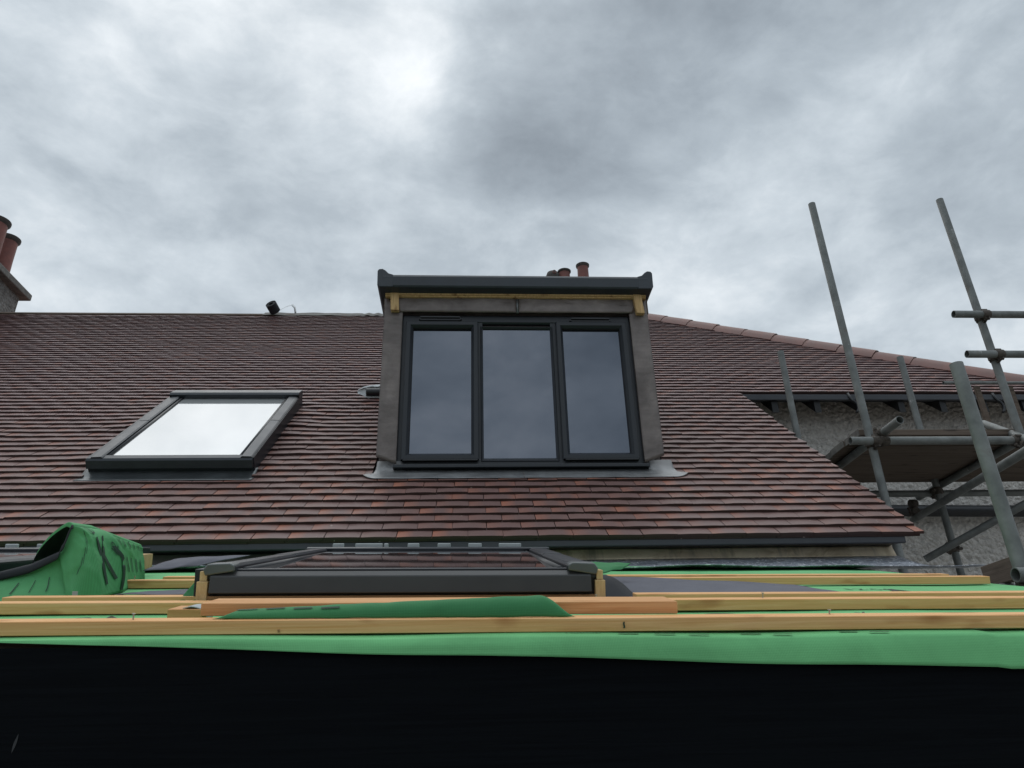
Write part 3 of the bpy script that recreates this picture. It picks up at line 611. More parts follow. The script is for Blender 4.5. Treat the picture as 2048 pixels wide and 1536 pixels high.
def tray(u, v):
    x_ = -2.135 + u * 0.945; s_ = 0.765 - v * 0.152
    return R(x_, s_, -0.003 + 0.036 * max(0.0, 0.7 - v) ** 1.5 + 0.0110 * max(0.0, 1 - (1 - v) / 0.40) + 0.0008 * math.sin(v * 9) + 0.001 * noise.noise(Vector((x_ * 9, v, 0))))
q = MB(); q.grid(tray, 40, 10); q.build('flashing_tray', 'tray', sky1, smooth=True, solid=0.003)

# chimneys --------------------------------------------------------
def pot(base, r0, h, parent, rim=True):
    q = MB(); q.lathe(base, [(r0 * 1.05, 0), (r0 * 0.97, h * 0.5), (r0 * 0.95, h * 0.90), (r0 * 1.16, h * 0.955), (r0 * 1.18, h), (r0 * 0.92, h), (r0 * 0.88, h * 0.8), (r0 * 0.85, 0.02)], 28)
    k = len(q.mi)
    for i in range(k): q.mi[i] = 1 if 28 * 2 <= i < 28 * 5 else 0
    return q.build('chimney_pot', ['terra', 'terra_dk'], parent, smooth=True, angle=35)
q = MB(); q.box(-6.35, -5.575, 6.95, 8.22, 3.4, 5.17); ch = q.build('chimney', 'stack', house); ch['label'] = 'pebbledash chimney with two red pots at the left'
q = MB(); q.box(-6.46, -5.475, 6.84, 8.30, 5.17, 5.255); q.build('chimney_cap', 'conc', ch, bevel=0.012)
pot((-5.715, 7.93, 5.25), 0.110, 0.60, ch); pot((-5.66, 7.58, 5.25), 0.120, 0.60, ch)
q = MB(); q.box(1.05, 2.05, 9.20, 9.85, 2.4, 6.10); ch = q.build('chimney', 'stack', house); ch['label'] = 'chimney behind the dormer'
q = MB(); q.box(0.98, 2.12, 9.13, 9.92, 6.10, 6.18); q.build('chimney_cap', 'conc', ch, bevel=0.012)
pot((1.745, 9.52, 6.17), 0.088, 0.475, ch); pot((1.455, 9.52, 6.17), 0.088, 0.36, ch)
q = MB(); q.lathe((1.275, 9.52, 6.17), [(0.075, 0), (0.082, 0.18), (0.105, 0.20), (0.104, 0.27), (0.085, 0.325), (0.045, 0.352), (0.0, 0.36)], 24); q.build('chimney_cowl', 'terra_dk', ch, smooth=True)
q = MB(); q.tube([Vector((1.29, 9.415, 6.455)) + Vector((math.cos(a) * 0.022, 0, math.sin(a) * 0.028)) for a in [i * math.pi / 8 for i in range(17)]], 0.007, 6); q.build('cowl_ring', 'terra', ch)

# things left on the roof ----------------------------------------
t = thing('ridge_roll', 'dark roll of ridge tape with a loose pale end lying on the roof ridge', 'roll', R(-2.32, 5.62, 0.01))
ax = nrm((-0.30, -0.80, 0.42)); b0 = R(-2.275, 5.60, 0.040); q = MB(); u_ = nrm(ax.cross(Vector((0, 0, 1)))); v_ = ax.cross(u_)
prof = [(0.062, 0), (0.063, 0.115), (0.054, 0.115), (0.054, 0.109), (0.043, 0.109), (0.043, 0.113), (0.030, 0.113), (0.028, 0.04)]
q.lathe(b0, prof, 26, axis=ax); q.build('roll', 'black_memb', t, smooth=True, angle=40)
def ribbon(pts, wv, th=0.002):
    q = MB(); wv = Vector(wv); n = len(pts) - 1
    q.grid(lambda u, v: Vector(pts[min(n, int(round(u * n)))]) + wv * v, n, 1); return q
q = ribbon([R(-2.24, 5.60, 0.045), R(-2.19, 5.60, 0.075), R(-2.14, 5.60, 0.100), R(-2.085, 5.60, 0.118), R(-2.055, 5.60, 0.08), R(-2.05, 5.60, 0.012)], (0.010, 0.03, 0.034)); q.build('loose_tape', 'white', t, smooth=True, solid=0.002)
t = thing('wrapped_pipe', 'short black pipe wrapped in white plastic beside the dormer cheek', 'pipe', R(-0.64, 2.21, 0.01))
q = MB(); q.tube([R(-0.770, 2.21, 0.040), R(-0.54, 2.21, 0.040)], 0.031, 18, hollow=0.12); q.build('pipe', 'black', t, smooth=True, angle=50)
def wrap(u, v):
    a = -2.4 + u * 3.4; r_ = 0.035 + 0.014 * noise.noise(Vector((u * 5, v * 6, 2))) + 0.006
    x_ = -0.835 + v * 0.29 + 0.02 * noise.noise(Vector((u * 4, v * 3, 8)))
    if v < 0.28: r_ *= (0.35 + v * 2.3)
    return R(x_, 2.215 + r_ * math.cos(a) * 1.0, 0.042 + r_ * math.sin(a + 1.2))
q = MB(); q.grid(wrap, 16, 14); q.build('plastic_wrap', 'white', t, smooth=True, solid=0.001)

# ------------------------------------------------------------------ extension roof in front
ext = thing('extension', 'low extension roof covered in green membrane with a black fascia board', 'roof', (0.0, 2.4, -4.2))
def memb(u, v):
    x_ = -2.9 + u * 4.62; s_ = -0.02 + v * 2.35
    right = max(0.0, (x_ + 0.9) / 1.9)
    n_ = -0.0015 + 0.003 * noise.noise(Vector((x_ * 3, s_ * 4, 0))) - 0.004 * abs(noise.noise(Vector((x_ * 1.1, s_ * 2.2, 7))))
    if x_ > 0.93: n_ -= 0.0035 * max(0, 1 - abs(s_ - 0.02) / 0.2)
    return X(x_, s_, n_)
HL_ = 9
def memb_all(u, v):
    # v < .16: the part that hangs over the edge of the fascia
    if v >= 0.16: return memb(u, (v - 0.16) / 0.84)
    x_ = -2.9 + u * 4.62; t = (0.16 - v) / 0.16; hang = 0.002 + 0.058 * min(1.0, max(0.0, (x_ + 0.80) / 1.75)) ** 0.85
    p = memb(u, 0.0); a = min(1.0, t * 1.6); out_ = 0.006 * min(1, hang / 0.03)
    wv = 0.0012 * noise.noise(Vector((x_ * 5, t * 2, 3))) * min(1, hang / 0.03)
    return p + Vector((0, -out_ * math.sin(a * math.pi / 2) * (1.0 + 0.25 * t) + wv, -hang * (t ** 1.15) ))
q = MB(); q.grid(memb_all, 190, 60); mem = q.build('membrane', 'green', ext, smooth=True, solid=0.0012, back='black_memb', recalc=False)
q = MB(); q.box(-2.9, 1.66, 0.02, 2.30, -0.05, -0.0085, F=X); q.build('roof_deck', 'old_wood', ext)
q = MB(); q.box(-2.9, 1.66, 1.351, 1.375, -0.20, 0.160, F=lambda x, y, z: (x, y, z - 0.01 * x if z > 0 else z)); fb = q.build('fascia_board', 'fascia', ext)
q = MB(); q.box(-2.9, 1.66, 1.345, 1.62, -0.225, -0.201); q.build('soffit', 'fascia', ext)
q = MB(); q.box(-2.9, 1.60, 1.60, 3.65, -4.2, -0.20); q.build('wall', 'wall', ext)
q = MB()
q.grid(lambda u, v: Vector((-0.716 + 0.0022 * math.sin(v * 3.1) * (2 * u - 1) + 0.004 * v, 1.3502, 0.010 + v * 0.028)), 2, 8); q.build('scuff_mark', 'scuff', fb)

# printed markings (real letters laid on the membrane)
def text_mesh(txt, size):
    cu = bpy.data.curves.new('t', 'FONT'); cu.body = txt; cu.size = size; cu.resolution_u = 4; o = bpy.data.objects.new('t', cu); C.objects.link(o)
    bpy.context.view_layer.update(); me_ = o.evaluated_get(bpy.context.evaluated_depsgraph_get()).to_mesh()
    vs = [tuple(v.co) for v in me_.vertices]; fs = [tuple(p.vertices) for p in me_.polygons]
    o.evaluated_get(bpy.context.evaluated_depsgraph_get()).to_mesh_clear(); bpy.data.objects.remove(o); bpy.data.curves.remove(cu); return vs, fs
def on_roof(x, s):
    return memb(min(1, max(0, (x + 2.9) / 4.62)), (s + 0.02) / 2.35) + EN * 0.0016
def print_text(txt, x, s, size, rot=0.0, sx=1.0, sy=1.0):
    vs, fs = text_mesh(txt, size); q = MB(); c, d = math.cos(rot), math.sin(rot)
    q.add([on_roof(x + (a * c * sx - b * d * sy), s + (a * d * sx + b * c * sy)) for a, b, _ in vs], fs); q.build('printed_marking', 'ink', mem, recalc=False)
def dash(x, s, l, wd, rot=0.0):
    c, d = math.cos(rot), math.sin(rot); q = MB()
    q.grid(lambda u, v: on_roof(x + (u * l) * c - (v - .5) * wd * d, s + (u * l) * d + (v - .5) * wd * c), 3, 1); q.build('printed_marking', 'ink', mem, recalc=False)
print_text('KO', 0.735, 0.76, 0.24, 0.05, 0.52); print_text('A', 1.17, 0.68, 0.30, -0.1, 0.62); print_text('12:56', 1.10, 0.84, 0.07); print_text('PRO', 0.52, 1.42, 0.26)
print_text('O', 0.485, 0.195, 0.15, 0.05, 0.90); print_text('I', 0.425, 0.185, 0.16, -0.9, 0.9); print_text('K', 0.835, 0.23, 0.06, 0.3)
print_text('O', -0.80, 0.205, 0.11, 0.1, 0.5); print_text('A', -0.735, 0.245, 0.09, 0.4, 0.5); print_text('S', -0.70, 0.20, 0.10, -0.6, 0.7)
print_text('RO', -1.0, 0.70, 0.25, 0.2, 0.4); print_text('PRO', 1.05, 1.25, 0.2, 0.0, 0.8)
print_text('100mm', 0.166, -0.004, 0.022, 0.0, 1.0, 0.6)
for (a, b, l) in ((0.262, -0.006, 0.035), (0.325, -0.011, 0.036), (0.385, -0.015, 0.035), (0.48, -0.006, 0.036), (0.535, -0.016, 0.033), (0.66, -0.004, 0.032), (0.71, -0.014, 0.034)): dash(a, b, l, 0.006, -0.05)
for k in range(9): dash(0.45 + k * 0.13, 0.60 + 0.02 * (k % 2), 0.05, 0.012, 0.4); dash(-0.75 + k * 0.05, 0.92, 0.03, 0.012, 0.2)

# membrane roll (left) -------------------------------------------
def foot(t):
    P = [(-1.55, 0.560), (-1.25, 0.565), (-1.08, 0.575), (-0.975, 0.60), (-0.950, 0.70), (-0.975, 0.88), (-1.030, 1.05), (-1.055, 1.22)]
    k = t * (len(P) - 1); i = min(int(k), len(P) - 2); f = k - i; f = f * f * (3 - 2 * f) * 0.4 + f * 0.6
    return P[i][0] * (1 - f) + P[i + 1][0] * f, P[i][1] * (1 - f) + P[i + 1][1] * f
TOP = [(-1.50, 0.68, 0.012), (-1.25, 0.66, 0.052), (-1.105, 0.65, 0.088), (-1.035, 0.648, 0.120), (-1.018, 0.655, 0.184), (-1.034, 0.80, 0.176), (-1.056, 1.0, 0.148), (-1.075, 1.22, 0.116)]
def topp(t):
    k = t * 7; i = min(int(k), 6); f = k - i; return tuple(TOP[i][j] * (1 - f) + TOP[i + 1][j] * f for j in range(3))
T0 = 0.545
def sheet(t, v):
    """v 0..1 foot to crest, 1..2 folded back over and down behind"""
    fx, fs = foot(t); tx, ts, tn_ = topp(t)
    if v <= 1:
        b = math.sin(v * math.pi) * 0.012; rd = min(1, max(0, (t - 0.35) / 0.15)); e = v ** (1 + 1.1 * rd); x_ = fx + (tx - fx) * e - b * (0.5 if t > .4 else 0.2); s_ = fs * (1 - v) + ts * v + b * (0.2 if t > .4 else 1.2); n_ = tn_ * (v ** 0.92 * (1 - rd) + math.sin(v * math.pi / 2) * rd)
        w_ = (0.010 * noise.noise(Vector((t * 9, v * 2.2, 4))) + 0.0035 * noise.noise(Vector((t * 34, v * 5, 11))) + 0.004 * max(0, noise.noise(Vector((t * 22 + v * 7, v * 2.5, 6))))) * math.sin(v * math.pi)
        cr = 0.020 * math.exp(-((t - 0.70 - 0.05 * v) / 0.03) ** 2) * math.sin(v * math.pi) - 0.012 * math.exp(-((t - 0.76) / 0.03) ** 2) * math.sin(v * math.pi)
        return X(x_ + w_ + cr, s_ - w_ * 0.6, max(0.002, n_))
    k = (v - 1); r_ = 0.050 * (1 - 0.45 * max(0, t - T0)); a = k * 2.75
    return X(tx - r_ * (1 - math.cos(a)), ts + 0.012 * k, tn_ + 0.016 * math.sin(a) - r_ * 1.9 * (max(0, a - 0.7) / 2.05) ** 1.3)
t0 = thing('membrane_roll', 'bulging folded length of green roofing membrane with black lettering and an open dark end', 'membrane', X(-1.2, 0.8, 0.0))
q = MB(); q.grid(lambda u, v: sheet(u, v), 170, 30)
q.grid(lambda u, v: sheet(T0 + u * (1 - T0), 1 + v), 70, 18)
mr = q.build('sheet', 'green_roll_shaded', t0, smooth=True, solid=0.002, back='black_memb', recalc=False)
bm = bmesh.new(); bm.from_mesh(mr.data); bmesh.ops.remove_doubles(bm, verts=bm.verts, dist=0.0004); bm.to_mesh(mr.data); bm.free()
def lip(u, v):
    t = 0.02 + u * 0.560; p = sheet(t, 1.0); w_ = 0.010 + 0.016 * math.sin(u * math.pi) ** 0.7; a = v * 2.0
    return p + Vector((0.004 * v * (1 if u > .8 else 0), -0.010 * math.sin(a) - 0.0025, 0.003 * math.sin(v * math.pi) - w_ * v ** 1.2))
q = MB(); q.grid(lip, 60, 6); q.build('curled_edge', 'black_memb', mr, smooth=True, solid=0.0015, recalc=False)
def on_sheet(t, v):
    e = 1e-3; p = sheet(t, v); a = sheet(min(1, t + e), v) - sheet(max(0, t - e), v); b = sheet(t, min(1, v + e)) - sheet(t, max(0, v - e)); n_ = a.cross(b).normalized()
    if n_.dot(-p) < 0: n_ = -n_
    return p + n_ * 0.003
def sheet_text(txt, t, v, size, rot=0.0):
    vs, fs = text_mesh(txt, size); q = MB(); c, d = math.cos(rot), math.sin(rot)
    q.add([on_sheet(min(.995, max(.005, t + (a * c - b * d) / 1.30)), min(.99, max(.01, v + (a * d + b * c) / 0.19))) for a, b, _ in vs], fs); q.build('printed_marking', 'ink', mr, recalc=False)
def sheet_line(pts, wd):
    q = MB(); n = len(pts) - 1
    def fn(u, v):
        k = u * n; i = min(int(k), n - 1); f = k - i; t = pts[i][0] * (1 - f) + pts[i + 1][0] * f; w_ = pts[i][1] * (1 - f) + pts[i + 1][1] * f
        return on_sheet(min(.995, t + (v - .5) * wd), min(.99, w_))
    q.grid(fn, n * 4, 1); q.build('printed_marking', 'ink', mr, recalc=False)
for txt, t, v, sz, rot in (('K', 0.600, 0.10, 0.150, 0.1), ('U', 0.585, 0.70, 0.070, 0.0), ('O', 0.745, 0.42, 0.060, 0.0), ('R', 0.755, 0.18, 0.055, 0.5), ('12', 0.69, 0.36, 0.040, 0.9)):
    sheet_text(txt, t, v, sz, rot)
for k in range(4): sheet_line([(0.20 + k * 0.05, 0.20), (0.21 + k * 0.05, 0.50)], 0.003)
for k in range(4): sheet_line([(0.46 + k * 0.025, 0.34 + .09 * k), (0.49 + k * 0.025, 0.52 + .09 * k)], 0.003)
for k in range(5):
    sheet_line([(0.83 + k * 0.032, 0.62), (0.827 + k * 0.032, 0.82)], 0.005); sheet_line([(0.83 + k * 0.032, 0.20), (0.827 + k * 0.032, 0.42)], 0.005)
sheet_line([(0.690, 0.03), (0.705, 0.18), (0.712, 0.36), (0.690, 0.52)], 0.016)

q = MB(); q.box(-0.948, -0.936, 0.545, 0.547, 0.0, 0.030, F=X); q.box(-0.948, -0.936, 0.547, 0.575, 0.0, 0.002, F=X); o = q.build('metal_bracket', 'clip', None); tag(o, 'small grey metal angle strap in front of the bulging membrane roll', 'bracket')
# offcuts
def patch(name, label, pts, mat, nu=18, nv=10, back=None, solid=0.0015):
    """a loose piece of sheet through four corners with a bulge: pts = corners (x, s, n) + (bulge, wobble)"""
    a, b, c, d, bul, wo = pts; a, b, c, d = Vector(a), Vector(b), Vector(c), Vector(d)
    def fn(u, v):
        p = (a * (1 - u) + b * u) * (1 - v) + (d * (1 - u) + c * u) * v; p.z += bul * math.sin(v * math.pi) * (0.4 + 0.6 * math.sin(u * math.pi)) + wo * noise.noise(Vector((u * 3, v * 3, bul * 50)))
        return X(p.x, p.y, max(0.003, p.z))
    q = MB(); q.grid(fn, nu, nv); o = q.build(name, mat, None, smooth=True, solid=solid, back=back, recalc=False); return tag(o, label, 'membrane', 'loose pieces of roofing membrane')
def fflap(u, v):
    x_ = -0.425 + 0.592 * u; hgt = 0.012 + 0.025 * u ** 0.9; endr = max(0, (u - 0.93) / 0.07); hgt *= (1 - endr ** 2 * 0.86); endl = max(0, (0.03 - u) / 0.03); hgt *= (1 - 0.9 * endl)
    a = v * 1.5; xo = 0.02 * (1 - v) * (1 if u > .9 else 0) - 0.018 * (1 - v) * (1 if u < .04 else 0)
    return X(x_ + xo * 1.2, 0.022 + 0.025 * (1 - math.cos(a)) + 0.001 * noise.noise(Vector((u * 9, v * 2, 1))), 0.0245 + hgt * math.sin(a) + 0.0012 * noise.noise(Vector((u * 14, v, 3))))
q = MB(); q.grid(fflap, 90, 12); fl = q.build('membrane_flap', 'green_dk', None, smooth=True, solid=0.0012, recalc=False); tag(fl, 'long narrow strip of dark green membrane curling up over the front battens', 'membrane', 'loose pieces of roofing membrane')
q = MB()
for k in range(4):
    u0 = 0.03 + k * 0.082; l = 0.055
    def fn(u, v): 
        p = fflap(u0 + u * l, 0.80 - k * 0.085 + v * 0.12); return p + Vector((0, -0.0018, 0.0008))
    q.grid(fn, 3, 2)
q.build('printed_marking', 'ink', fl, recalc=False)
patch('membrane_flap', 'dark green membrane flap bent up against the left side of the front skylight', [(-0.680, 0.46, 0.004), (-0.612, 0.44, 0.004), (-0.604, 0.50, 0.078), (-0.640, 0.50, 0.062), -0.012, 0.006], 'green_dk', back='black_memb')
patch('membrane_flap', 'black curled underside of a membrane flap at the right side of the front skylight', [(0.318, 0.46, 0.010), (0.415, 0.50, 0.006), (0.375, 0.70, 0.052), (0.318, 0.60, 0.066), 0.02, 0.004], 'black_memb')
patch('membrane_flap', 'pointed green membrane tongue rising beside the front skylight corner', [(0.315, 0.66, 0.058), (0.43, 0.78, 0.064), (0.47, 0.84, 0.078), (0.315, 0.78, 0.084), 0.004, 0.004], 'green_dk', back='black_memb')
patch('membrane_flap', 'smooth grey sheet lying on the green membrane right of the front skylight', [(0.335, 0.50, 0.014), (0.985, 0.50, 0.012), (0.93, 0.80, 0.018), (0.40, 1.02, 0.030), 0.008, 0.006], 'grey_memb')
patch('membrane_flap', 'pale grey membrane tongue resting beside the left membrane roll', [(-1.04, 1.16, 0.044), (-0.92, 1.30, 0.050), (-0.80, 1.50, 0.078), (-1.02, 1.42, 0.072), 0.010, 0.004], 'grey_memb')
patch('membrane_flap', 'small grey scrap of sheet lying flat left of the front skylight', [(-0.93, 0.72, 0.008), (-0.66, 0.70, 0.008), (-0.66, 0.86, 0.012), (-0.80, 0.84, 0.010), 0.003, 0.002], 'grey_memb')

# front rooflights -----------------------------------------------
def front_light(label):
    t = thing('roof_window', label, 'skylight', X(-0.15, 1.0, 0.0), 'new roof windows set into the extension roof')
    q = MB()
    for a, b, c, d in ((-0.585, 0.292, 0.395, 0.445), (-0.585, -0.535, 0.445, 1.60), (0.242, 0.292, 0.445, 1.60), (-0.535, 0.242, 1.56, 1.60)): q.box(a, b, c, d, 0.0, 0.030, F=X)
    q.build('kerb', 'pine_old', t, bevel=0.002)
    for a, b in ((-0.606, -0.582), (0.289, 0.312)):
        q = MB(); q.box(a, b, 0.392, 0.440, 0.012, 0.062, F=X); q.box(a + 0.004, b - 0.004, 0.398, 0.436, 0.062, 0.084, F=X); q.box(a, b + 0.0, 0.392, 0.446, -0.002, 0.011, F=X); q.build('kerb_block', 'pine_end', t, bevel=0.0015)
    def F2(x, s, n_): return X(x, s, n_ + 0.028)
    rooflight(F2, t, -0.590, 0.292, 0.400, 1.620, 0.068, 'sky_pane_dirty', front_cover=False, cw=0.066)
    return t
rl = front_light('dark framed roof window on a timber kerb in the middle of the green roof')
for a, b in ((675, 725), (777, 900), (908, 927), (1015, 1068), (1152, 1212), (1293, 1355), (1434, 1537)):
    xa, xb = (a / 2.276 + 370 - 1024) * 0.00193 + 0.163, (b / 2.276 + 370 - 1024) * 0.00193 + 0.163
    q = MB(); q.box(xa, xb, 1.635, 1.650, 0.085, 0.1165, F=X); q.build('clip', 'clip', rl, bevel=0.003)
r2 = copy_tree(rl, None, EX * -1.515); r2['label'] = 'partly hidden roof window behind the bulging membrane roll at the far left'

# battens ---------------------------------------------------------
def batten(label, x0, x1, s, n0=0.0, w_=0.046, h=0.0235, mat='pine', name='batten', group='pine battens laid across the green membrane', ends=(0, 0), nails=()):
    q = MB(); ns = 12
    def ring_(k):
        f = k / ns; x_ = x0 + (x1 - x0) * f; s_ = s + ends[0] * (1 - f) + ends[1] * f + 0.0012 * noise.noise(Vector((x_ * 1.5, s * 9, 0))); n_ = n0 + 0.0008 * noise.noise(Vector((x_ * 2, s * 5, 4)))
        return [X(x_, s_, n_), X(x_, s_ + w_, n_), X(x_, s_ + w_, n_ + h), X(x_, s_, n_ + h)]
    for k in range(ns):
        a, b = ring_(k), ring_(k + 1); q.add(a + b, [(0, 4, 5, 1), (1, 5, 6, 2), (2, 6, 7, 3), (3, 7, 4, 0)])
    a, b = ring_(0), ring_(ns); q.add(a, [(0, 1, 2, 3)]); q.add(b, [(3, 2, 1, 0)])
    o = q.build(name, mat, None, recalc=False); bm = bmesh.new(); bm.from_mesh(o.data); bmesh.ops.remove_doubles(bm, verts=bm.verts, dist=1e-5); bmesh.ops.recalc_face_normals(bm, faces=bm.faces); bm.to_mesh(o.data); bm.free()
    md = o.modifiers.new('edge', 'BEVEL'); md.width = 0.0012; md.segments = 1; md.limit_method = 'ANGLE'
    tag(o, label, 'batten', group)
    for nx_, ns_, nh_ in nails:
        qn = MB(); b0 = X(nx_, s + ns_, n0 + h - 0.002); qn.lathe(b0, [(0.0014, 0), (0.0014, nh_), (0.0034, nh_ + 0.0004), (0.0034, nh_ + 0.0016), (0, nh_ + 0.0018)], 8, axis=EN + Vector((random.uniform(-.1, .1), 0, 0))); qn.build('nail', 'steel', o)
    return o
B1 = batten('frontmost long pine batten nearest the camera along the roof edge', -2.6, 1.62, 0.010, nails=((-0.585, 0.02, 0.011), (0.665, 0.03, 0.009)))
B2 = batten('long pine batten second from the front, running the full width behind the orange plank', -2.6, 1.62, 0.330, nails=((0.665, 0.03, 0.012), (0.285, 0.03, 0.010)))
batten('pine batten tucked close behind the second one, left of the front skylight', -1.065, -0.60, 0.468, nails=((-0.635, 0.01, 0.012),))
batten('pine batten tucked close behind the second one, right of the front skylight', 0.40, 1.62, 0.468, mat='pine')
batten('short pine batten running from the membrane roll to the front skylight', -1.030, -0.62, 1.010, nails=((-1.01, 0.02, 0.012),))
batten('pine batten right of the front skylight ending at the scaffold plank', 0.32, 1.672, 1.030)
batten('thin looking pine batten just below the lead apron, ending near the wall', 0.32, 1.615, 1.150, ends=(0.0, 0.0))
batten('short pine batten end left of the front skylight below the lead apron', -0.98, -0.66, 1.170)
batten('orange pine plank lying loose in front of the skylight kerb', -0.485, 0.387, 0.060, n0=0.0238, w_=0.095, h=0.0225, mat='pine_red', name='plank', group='loose timber offcuts', ends=(0.012, 0.0))
batten('short squared pine block beside the orange plank', -0.588, -0.522, 0.190, n0=0.0, w_=0.07, h=0.024, mat='pine_red', name='timber_block', group='loose timber offcuts')
batten('pale timber block standing behind the membrane roll', -1.155, -1.085, 1.25, n0=0.040, w_=0.09, h=0.05, mat='pine_end', name='timber_block', group='loose timber offcuts')
def mark(o, x0, x1, s, n0, n1, mat):
    q = MB(); q.grid(lambda u, v: X(x0 + (x1 - x0) * u + 0.0006 * math.sin(v * 7), s - 0.0006, n0 + (n1 - n0) * v), 3, 4); q.build('stain', mat, o, recalc=False)
mark(B1, 0.2735, 0.2765, 0.0075, 0.006, 0.017, 'ink'); mark(B1, -0.33, -0.326, 0.0075, 0.003, 0.008, 'pine_old')
q = MB(); q.grid(lambda u, v: X(-0.560 + 0.050 * u, 0.192 + v * 0.05, 0.026 + (0.003 * math.sin(u * 5)) - (0.016 * max(0, u - 0.8) / 0.2)), 10, 4); o = q.build('plastic_scrap', 'clip', None, smooth=True, solid=0.0015, recalc=False); tag(o, 'small crumpled grey scrap lying on the squared pine block', 'scrap')

# ------------------------------------------------------------------ scaffold
RP_ = 0.02415
scf = thing('scaffold', 'grey galvanised steel scaffold of upright and level tubes beside the roof', 'scaffold', (3.0, 4.3, -4.2))
def pole(a, b, parent=scf, mat='galv', hollow=0.14, r=RP_, name='pole'):
    a, b = Vector(a), Vector(b); q = MB(); q.tube([a, a.lerp(b, 0.33), a.lerp(b, 0.66), b], r, 20, hollow=hollow); return q.build(name, mat, parent, smooth=True, angle=45)
def coupler(p, d1, d2, parent, off):
    """a double coupler: two collars and their bolts, between tube d1 through p and tube d2 through p + off"""
    p, d1, d2, off = Vector(p), nrm(d1), nrm(d2), Vector(off); q = MB()
    for c, d in ((p, d1), (p + off, d2)):
        q.tube([c - d * 0.026, c - d * 0.020, c + d * 0.020, c + d * 0.026], [0.0265, 0.0305, 0.0305, 0.0265], 16)
        sd_ = nrm(d.cross(off)) if off.length > 1e-4 else nrm(d.cross(Vector((0, 1, 0))))
        for sg in (1, -1):
            h0 = c + sd_ * sg * 0.030; q.tube([h0 - d * 0.016, h0 + d * 0.016], 0.011, 8)
        b0 = c + sd_ * 0.038 - nrm(off) * 0.004; q.tube([b0 - nrm(off) * 0.026, b0 + nrm(off) * 0.030], 0.0065, 7); q.tube([b0 - nrm(off) * 0.030, b0 - nrm(off) * 0.018], 0.0115, 6)
    q.tube([p, p + off], 0.016, 8)
    return q.build('coupler', 'rust', parent, smooth=True, angle=40)
def zpole(x, y, z0, z1): return pole((x, y, z0), (x, y, z1))
pA = zpole(2.420, 4.10, -4.2, 3.405); pB = zpole(3.372, 4.10, -4.2, 3.46); pC = zpole(1.857, 2.45, -4.2, 1.275); pD = zpole(2.408, 5.00, -4.2, 2.705); pE = zpole(3.352, 5.00, -4.2, 2.66)
l1 = pole((2.262, 4.045, 1.588), (3.30, 4.045, 1.588)); g1 = pole((3.155, 4.045, 2.470), (5.6, 4.045, 2.470)); g2 = pole((3.157, 4.045, 2.175), (5.6, 4.045, 2.175))
tr = pole((2.470, 3.84, 1.636), (2.470, 5.35, 1.636)); li = pole((2.25, 5.055, 1.575), (5.6, 5.055, 1.575))
d1 = pole((2.84, 3.35, 1.300), (3.19, 5.12, 1.400)); d2 = pole((3.55, 4.45, 1.320), (3.085, 4.93, 1.075))
lt = pole((3.47, 4.50, 1.888), (3.30, 3.95, 1.545)); tr2 = pole((3.42, 3.55, 1.636), (3.42, 5.35, 1.636))
rl1 = pole((3.42, 4.70, 2.290), (5.4, 4.70, 2.290), r=0.0125, name='guard_rail')
for xx in (3.68, 3.93):
    q = MB(); q.box(xx - 0.017, xx + 0.017, 4.715, 4.74, 1.70, 2.275); q.build('timber_post', 'old_wood', scf)
q = MB(); q.box(3.610, 3.632, 4.712, 4.73, 2.225, 2.285); q.build('rail_bracket', 'old_wood', scf)
coupler((2.420, 4.10, 1.588), (0, 0, 1), (1, 0, 0), pA, (0, -0.055, 0)); coupler((3.372, 4.10, 2.470), (0, 0, 1), (1, 0, 0), pB, (0, -0.055, 0)); coupler((3.372, 4.10, 2.175), (0, 0, 1), (1, 0, 0), pB, (0, -0.055, 0))
coupler((2.470, 4.045, 1.636), (0, 1, 0), (1, 0, 0), tr, (0, 0, -0.048)); coupler((3.29, 4.045, 1.588), (1, 0, 0), (0, 1, -.1), l1, (0.02, -0.03, -0.04))
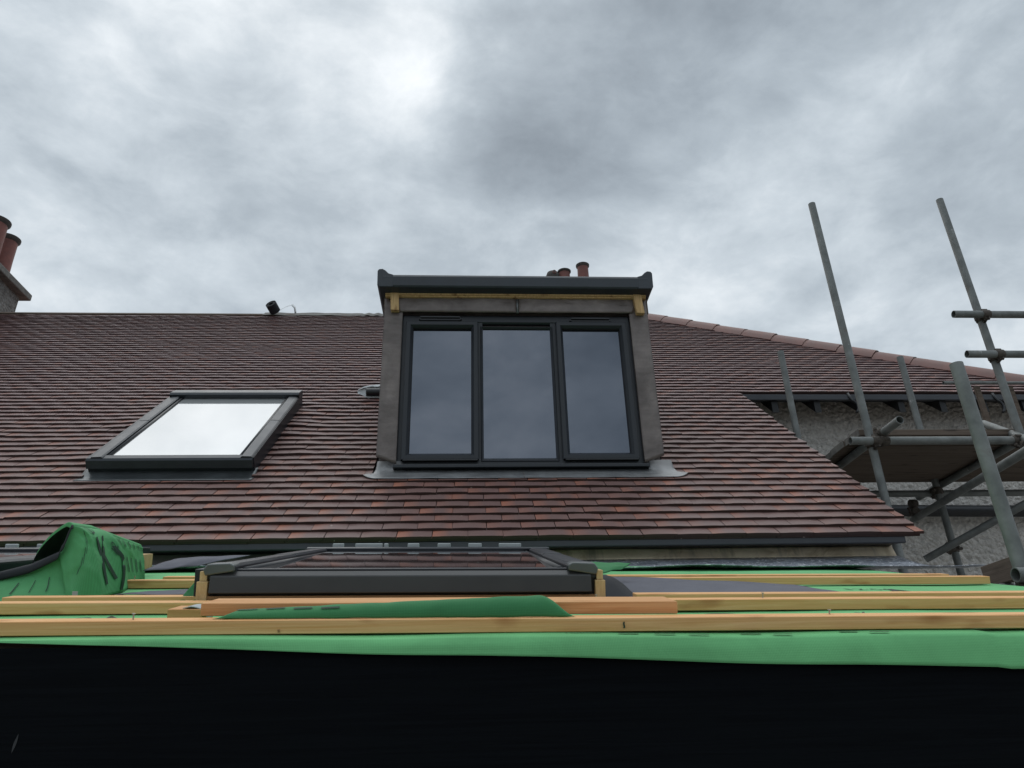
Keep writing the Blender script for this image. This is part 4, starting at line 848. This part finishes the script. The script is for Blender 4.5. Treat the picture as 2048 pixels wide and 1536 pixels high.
coupler((3.352, 5.00, 1.575), (0, 0, 1), (1, 0, 0), pE, (0, 0.055, 0)); coupler((3.352, 5.00, 1.16), (0, 0, 1), (1, .1, -.3), pE, (-0.06, -0.05, 0)); coupler((3.18, 5.055, 1.50), (1, 0, 0), (0.2, 1, 0), li, (0, 0, -0.06))
coupler((1.857, 2.45, 0.468), (0, 0, 1), (1, 0, 0), pC, (0.03, -0.052, 0)); pole((1.79, 2.396, 0.468), (2.9, 2.396, 0.468))
# boards
def board(label, x0, x1, y0, y1, z, h=0.038, mat='old_wood', group='scaffold boards of the upper platform'):
    q = MB(); q.box(x0, x1, y0, y1, z, z + h); o = q.build('scaffold_board', mat, None, bevel=0.003); tag(o, label, 'board', group)
    for xe in (x0, x1):
        qe = MB(); qe.box(xe - 0.003, xe + 0.003, y0 - 0.001, y1 + 0.001, z - 0.001, z + h + 0.001); qe.build('end_band', 'conc', o)
    return o
names = ['frontmost weathered board of the scaffold platform, above the level tube', 'weathered platform board second from the front, seen from below', 'middle weathered board of the scaffold platform, seen from below', 'weathered platform board second from the wall, seen from below', 'weathered platform board nearest the rough wall']
for k in range(5):
    board(names[k], 2.378 + random.uniform(-0.008, 0.008), 4.75, 4.150 + k * 0.183, 4.150 + k * 0.183 + 0.180, 1.662 + (0.0 if k else 0.004))
board('short board lying on top of the scaffold platform beside the upright tube', 3.50, 5.2, 4.62, 4.70, 1.705, 0.05, group='loose boards on the scaffold')
q = MB(); q.box(3.10, 3.40, 4.60, 4.66, 1.703, 1.715); q.box(3.28, 3.40, 4.60, 4.66, 1.7152, 1.75); o = q.build('offcut', 'conc', None, bevel=0.002); tag(o, 'pale metal offcut lying on the scaffold platform', 'offcut')
q = MB(); q.box(2.10, 2.14, 1.9, 3.00, 0.535, 0.620); o = q.build('scaffold_board', 'old_wood_y', None, bevel=0.003); tag(o, 'brown board on edge behind the nearest scaffold pole', 'board', 'loose boards on the scaffold')
pole((2.08, 2.90, 0.51), (2.6, 2.90, 0.51)); pole((2.05, 2.0, 0.51), (2.4, 2.0, 0.51))
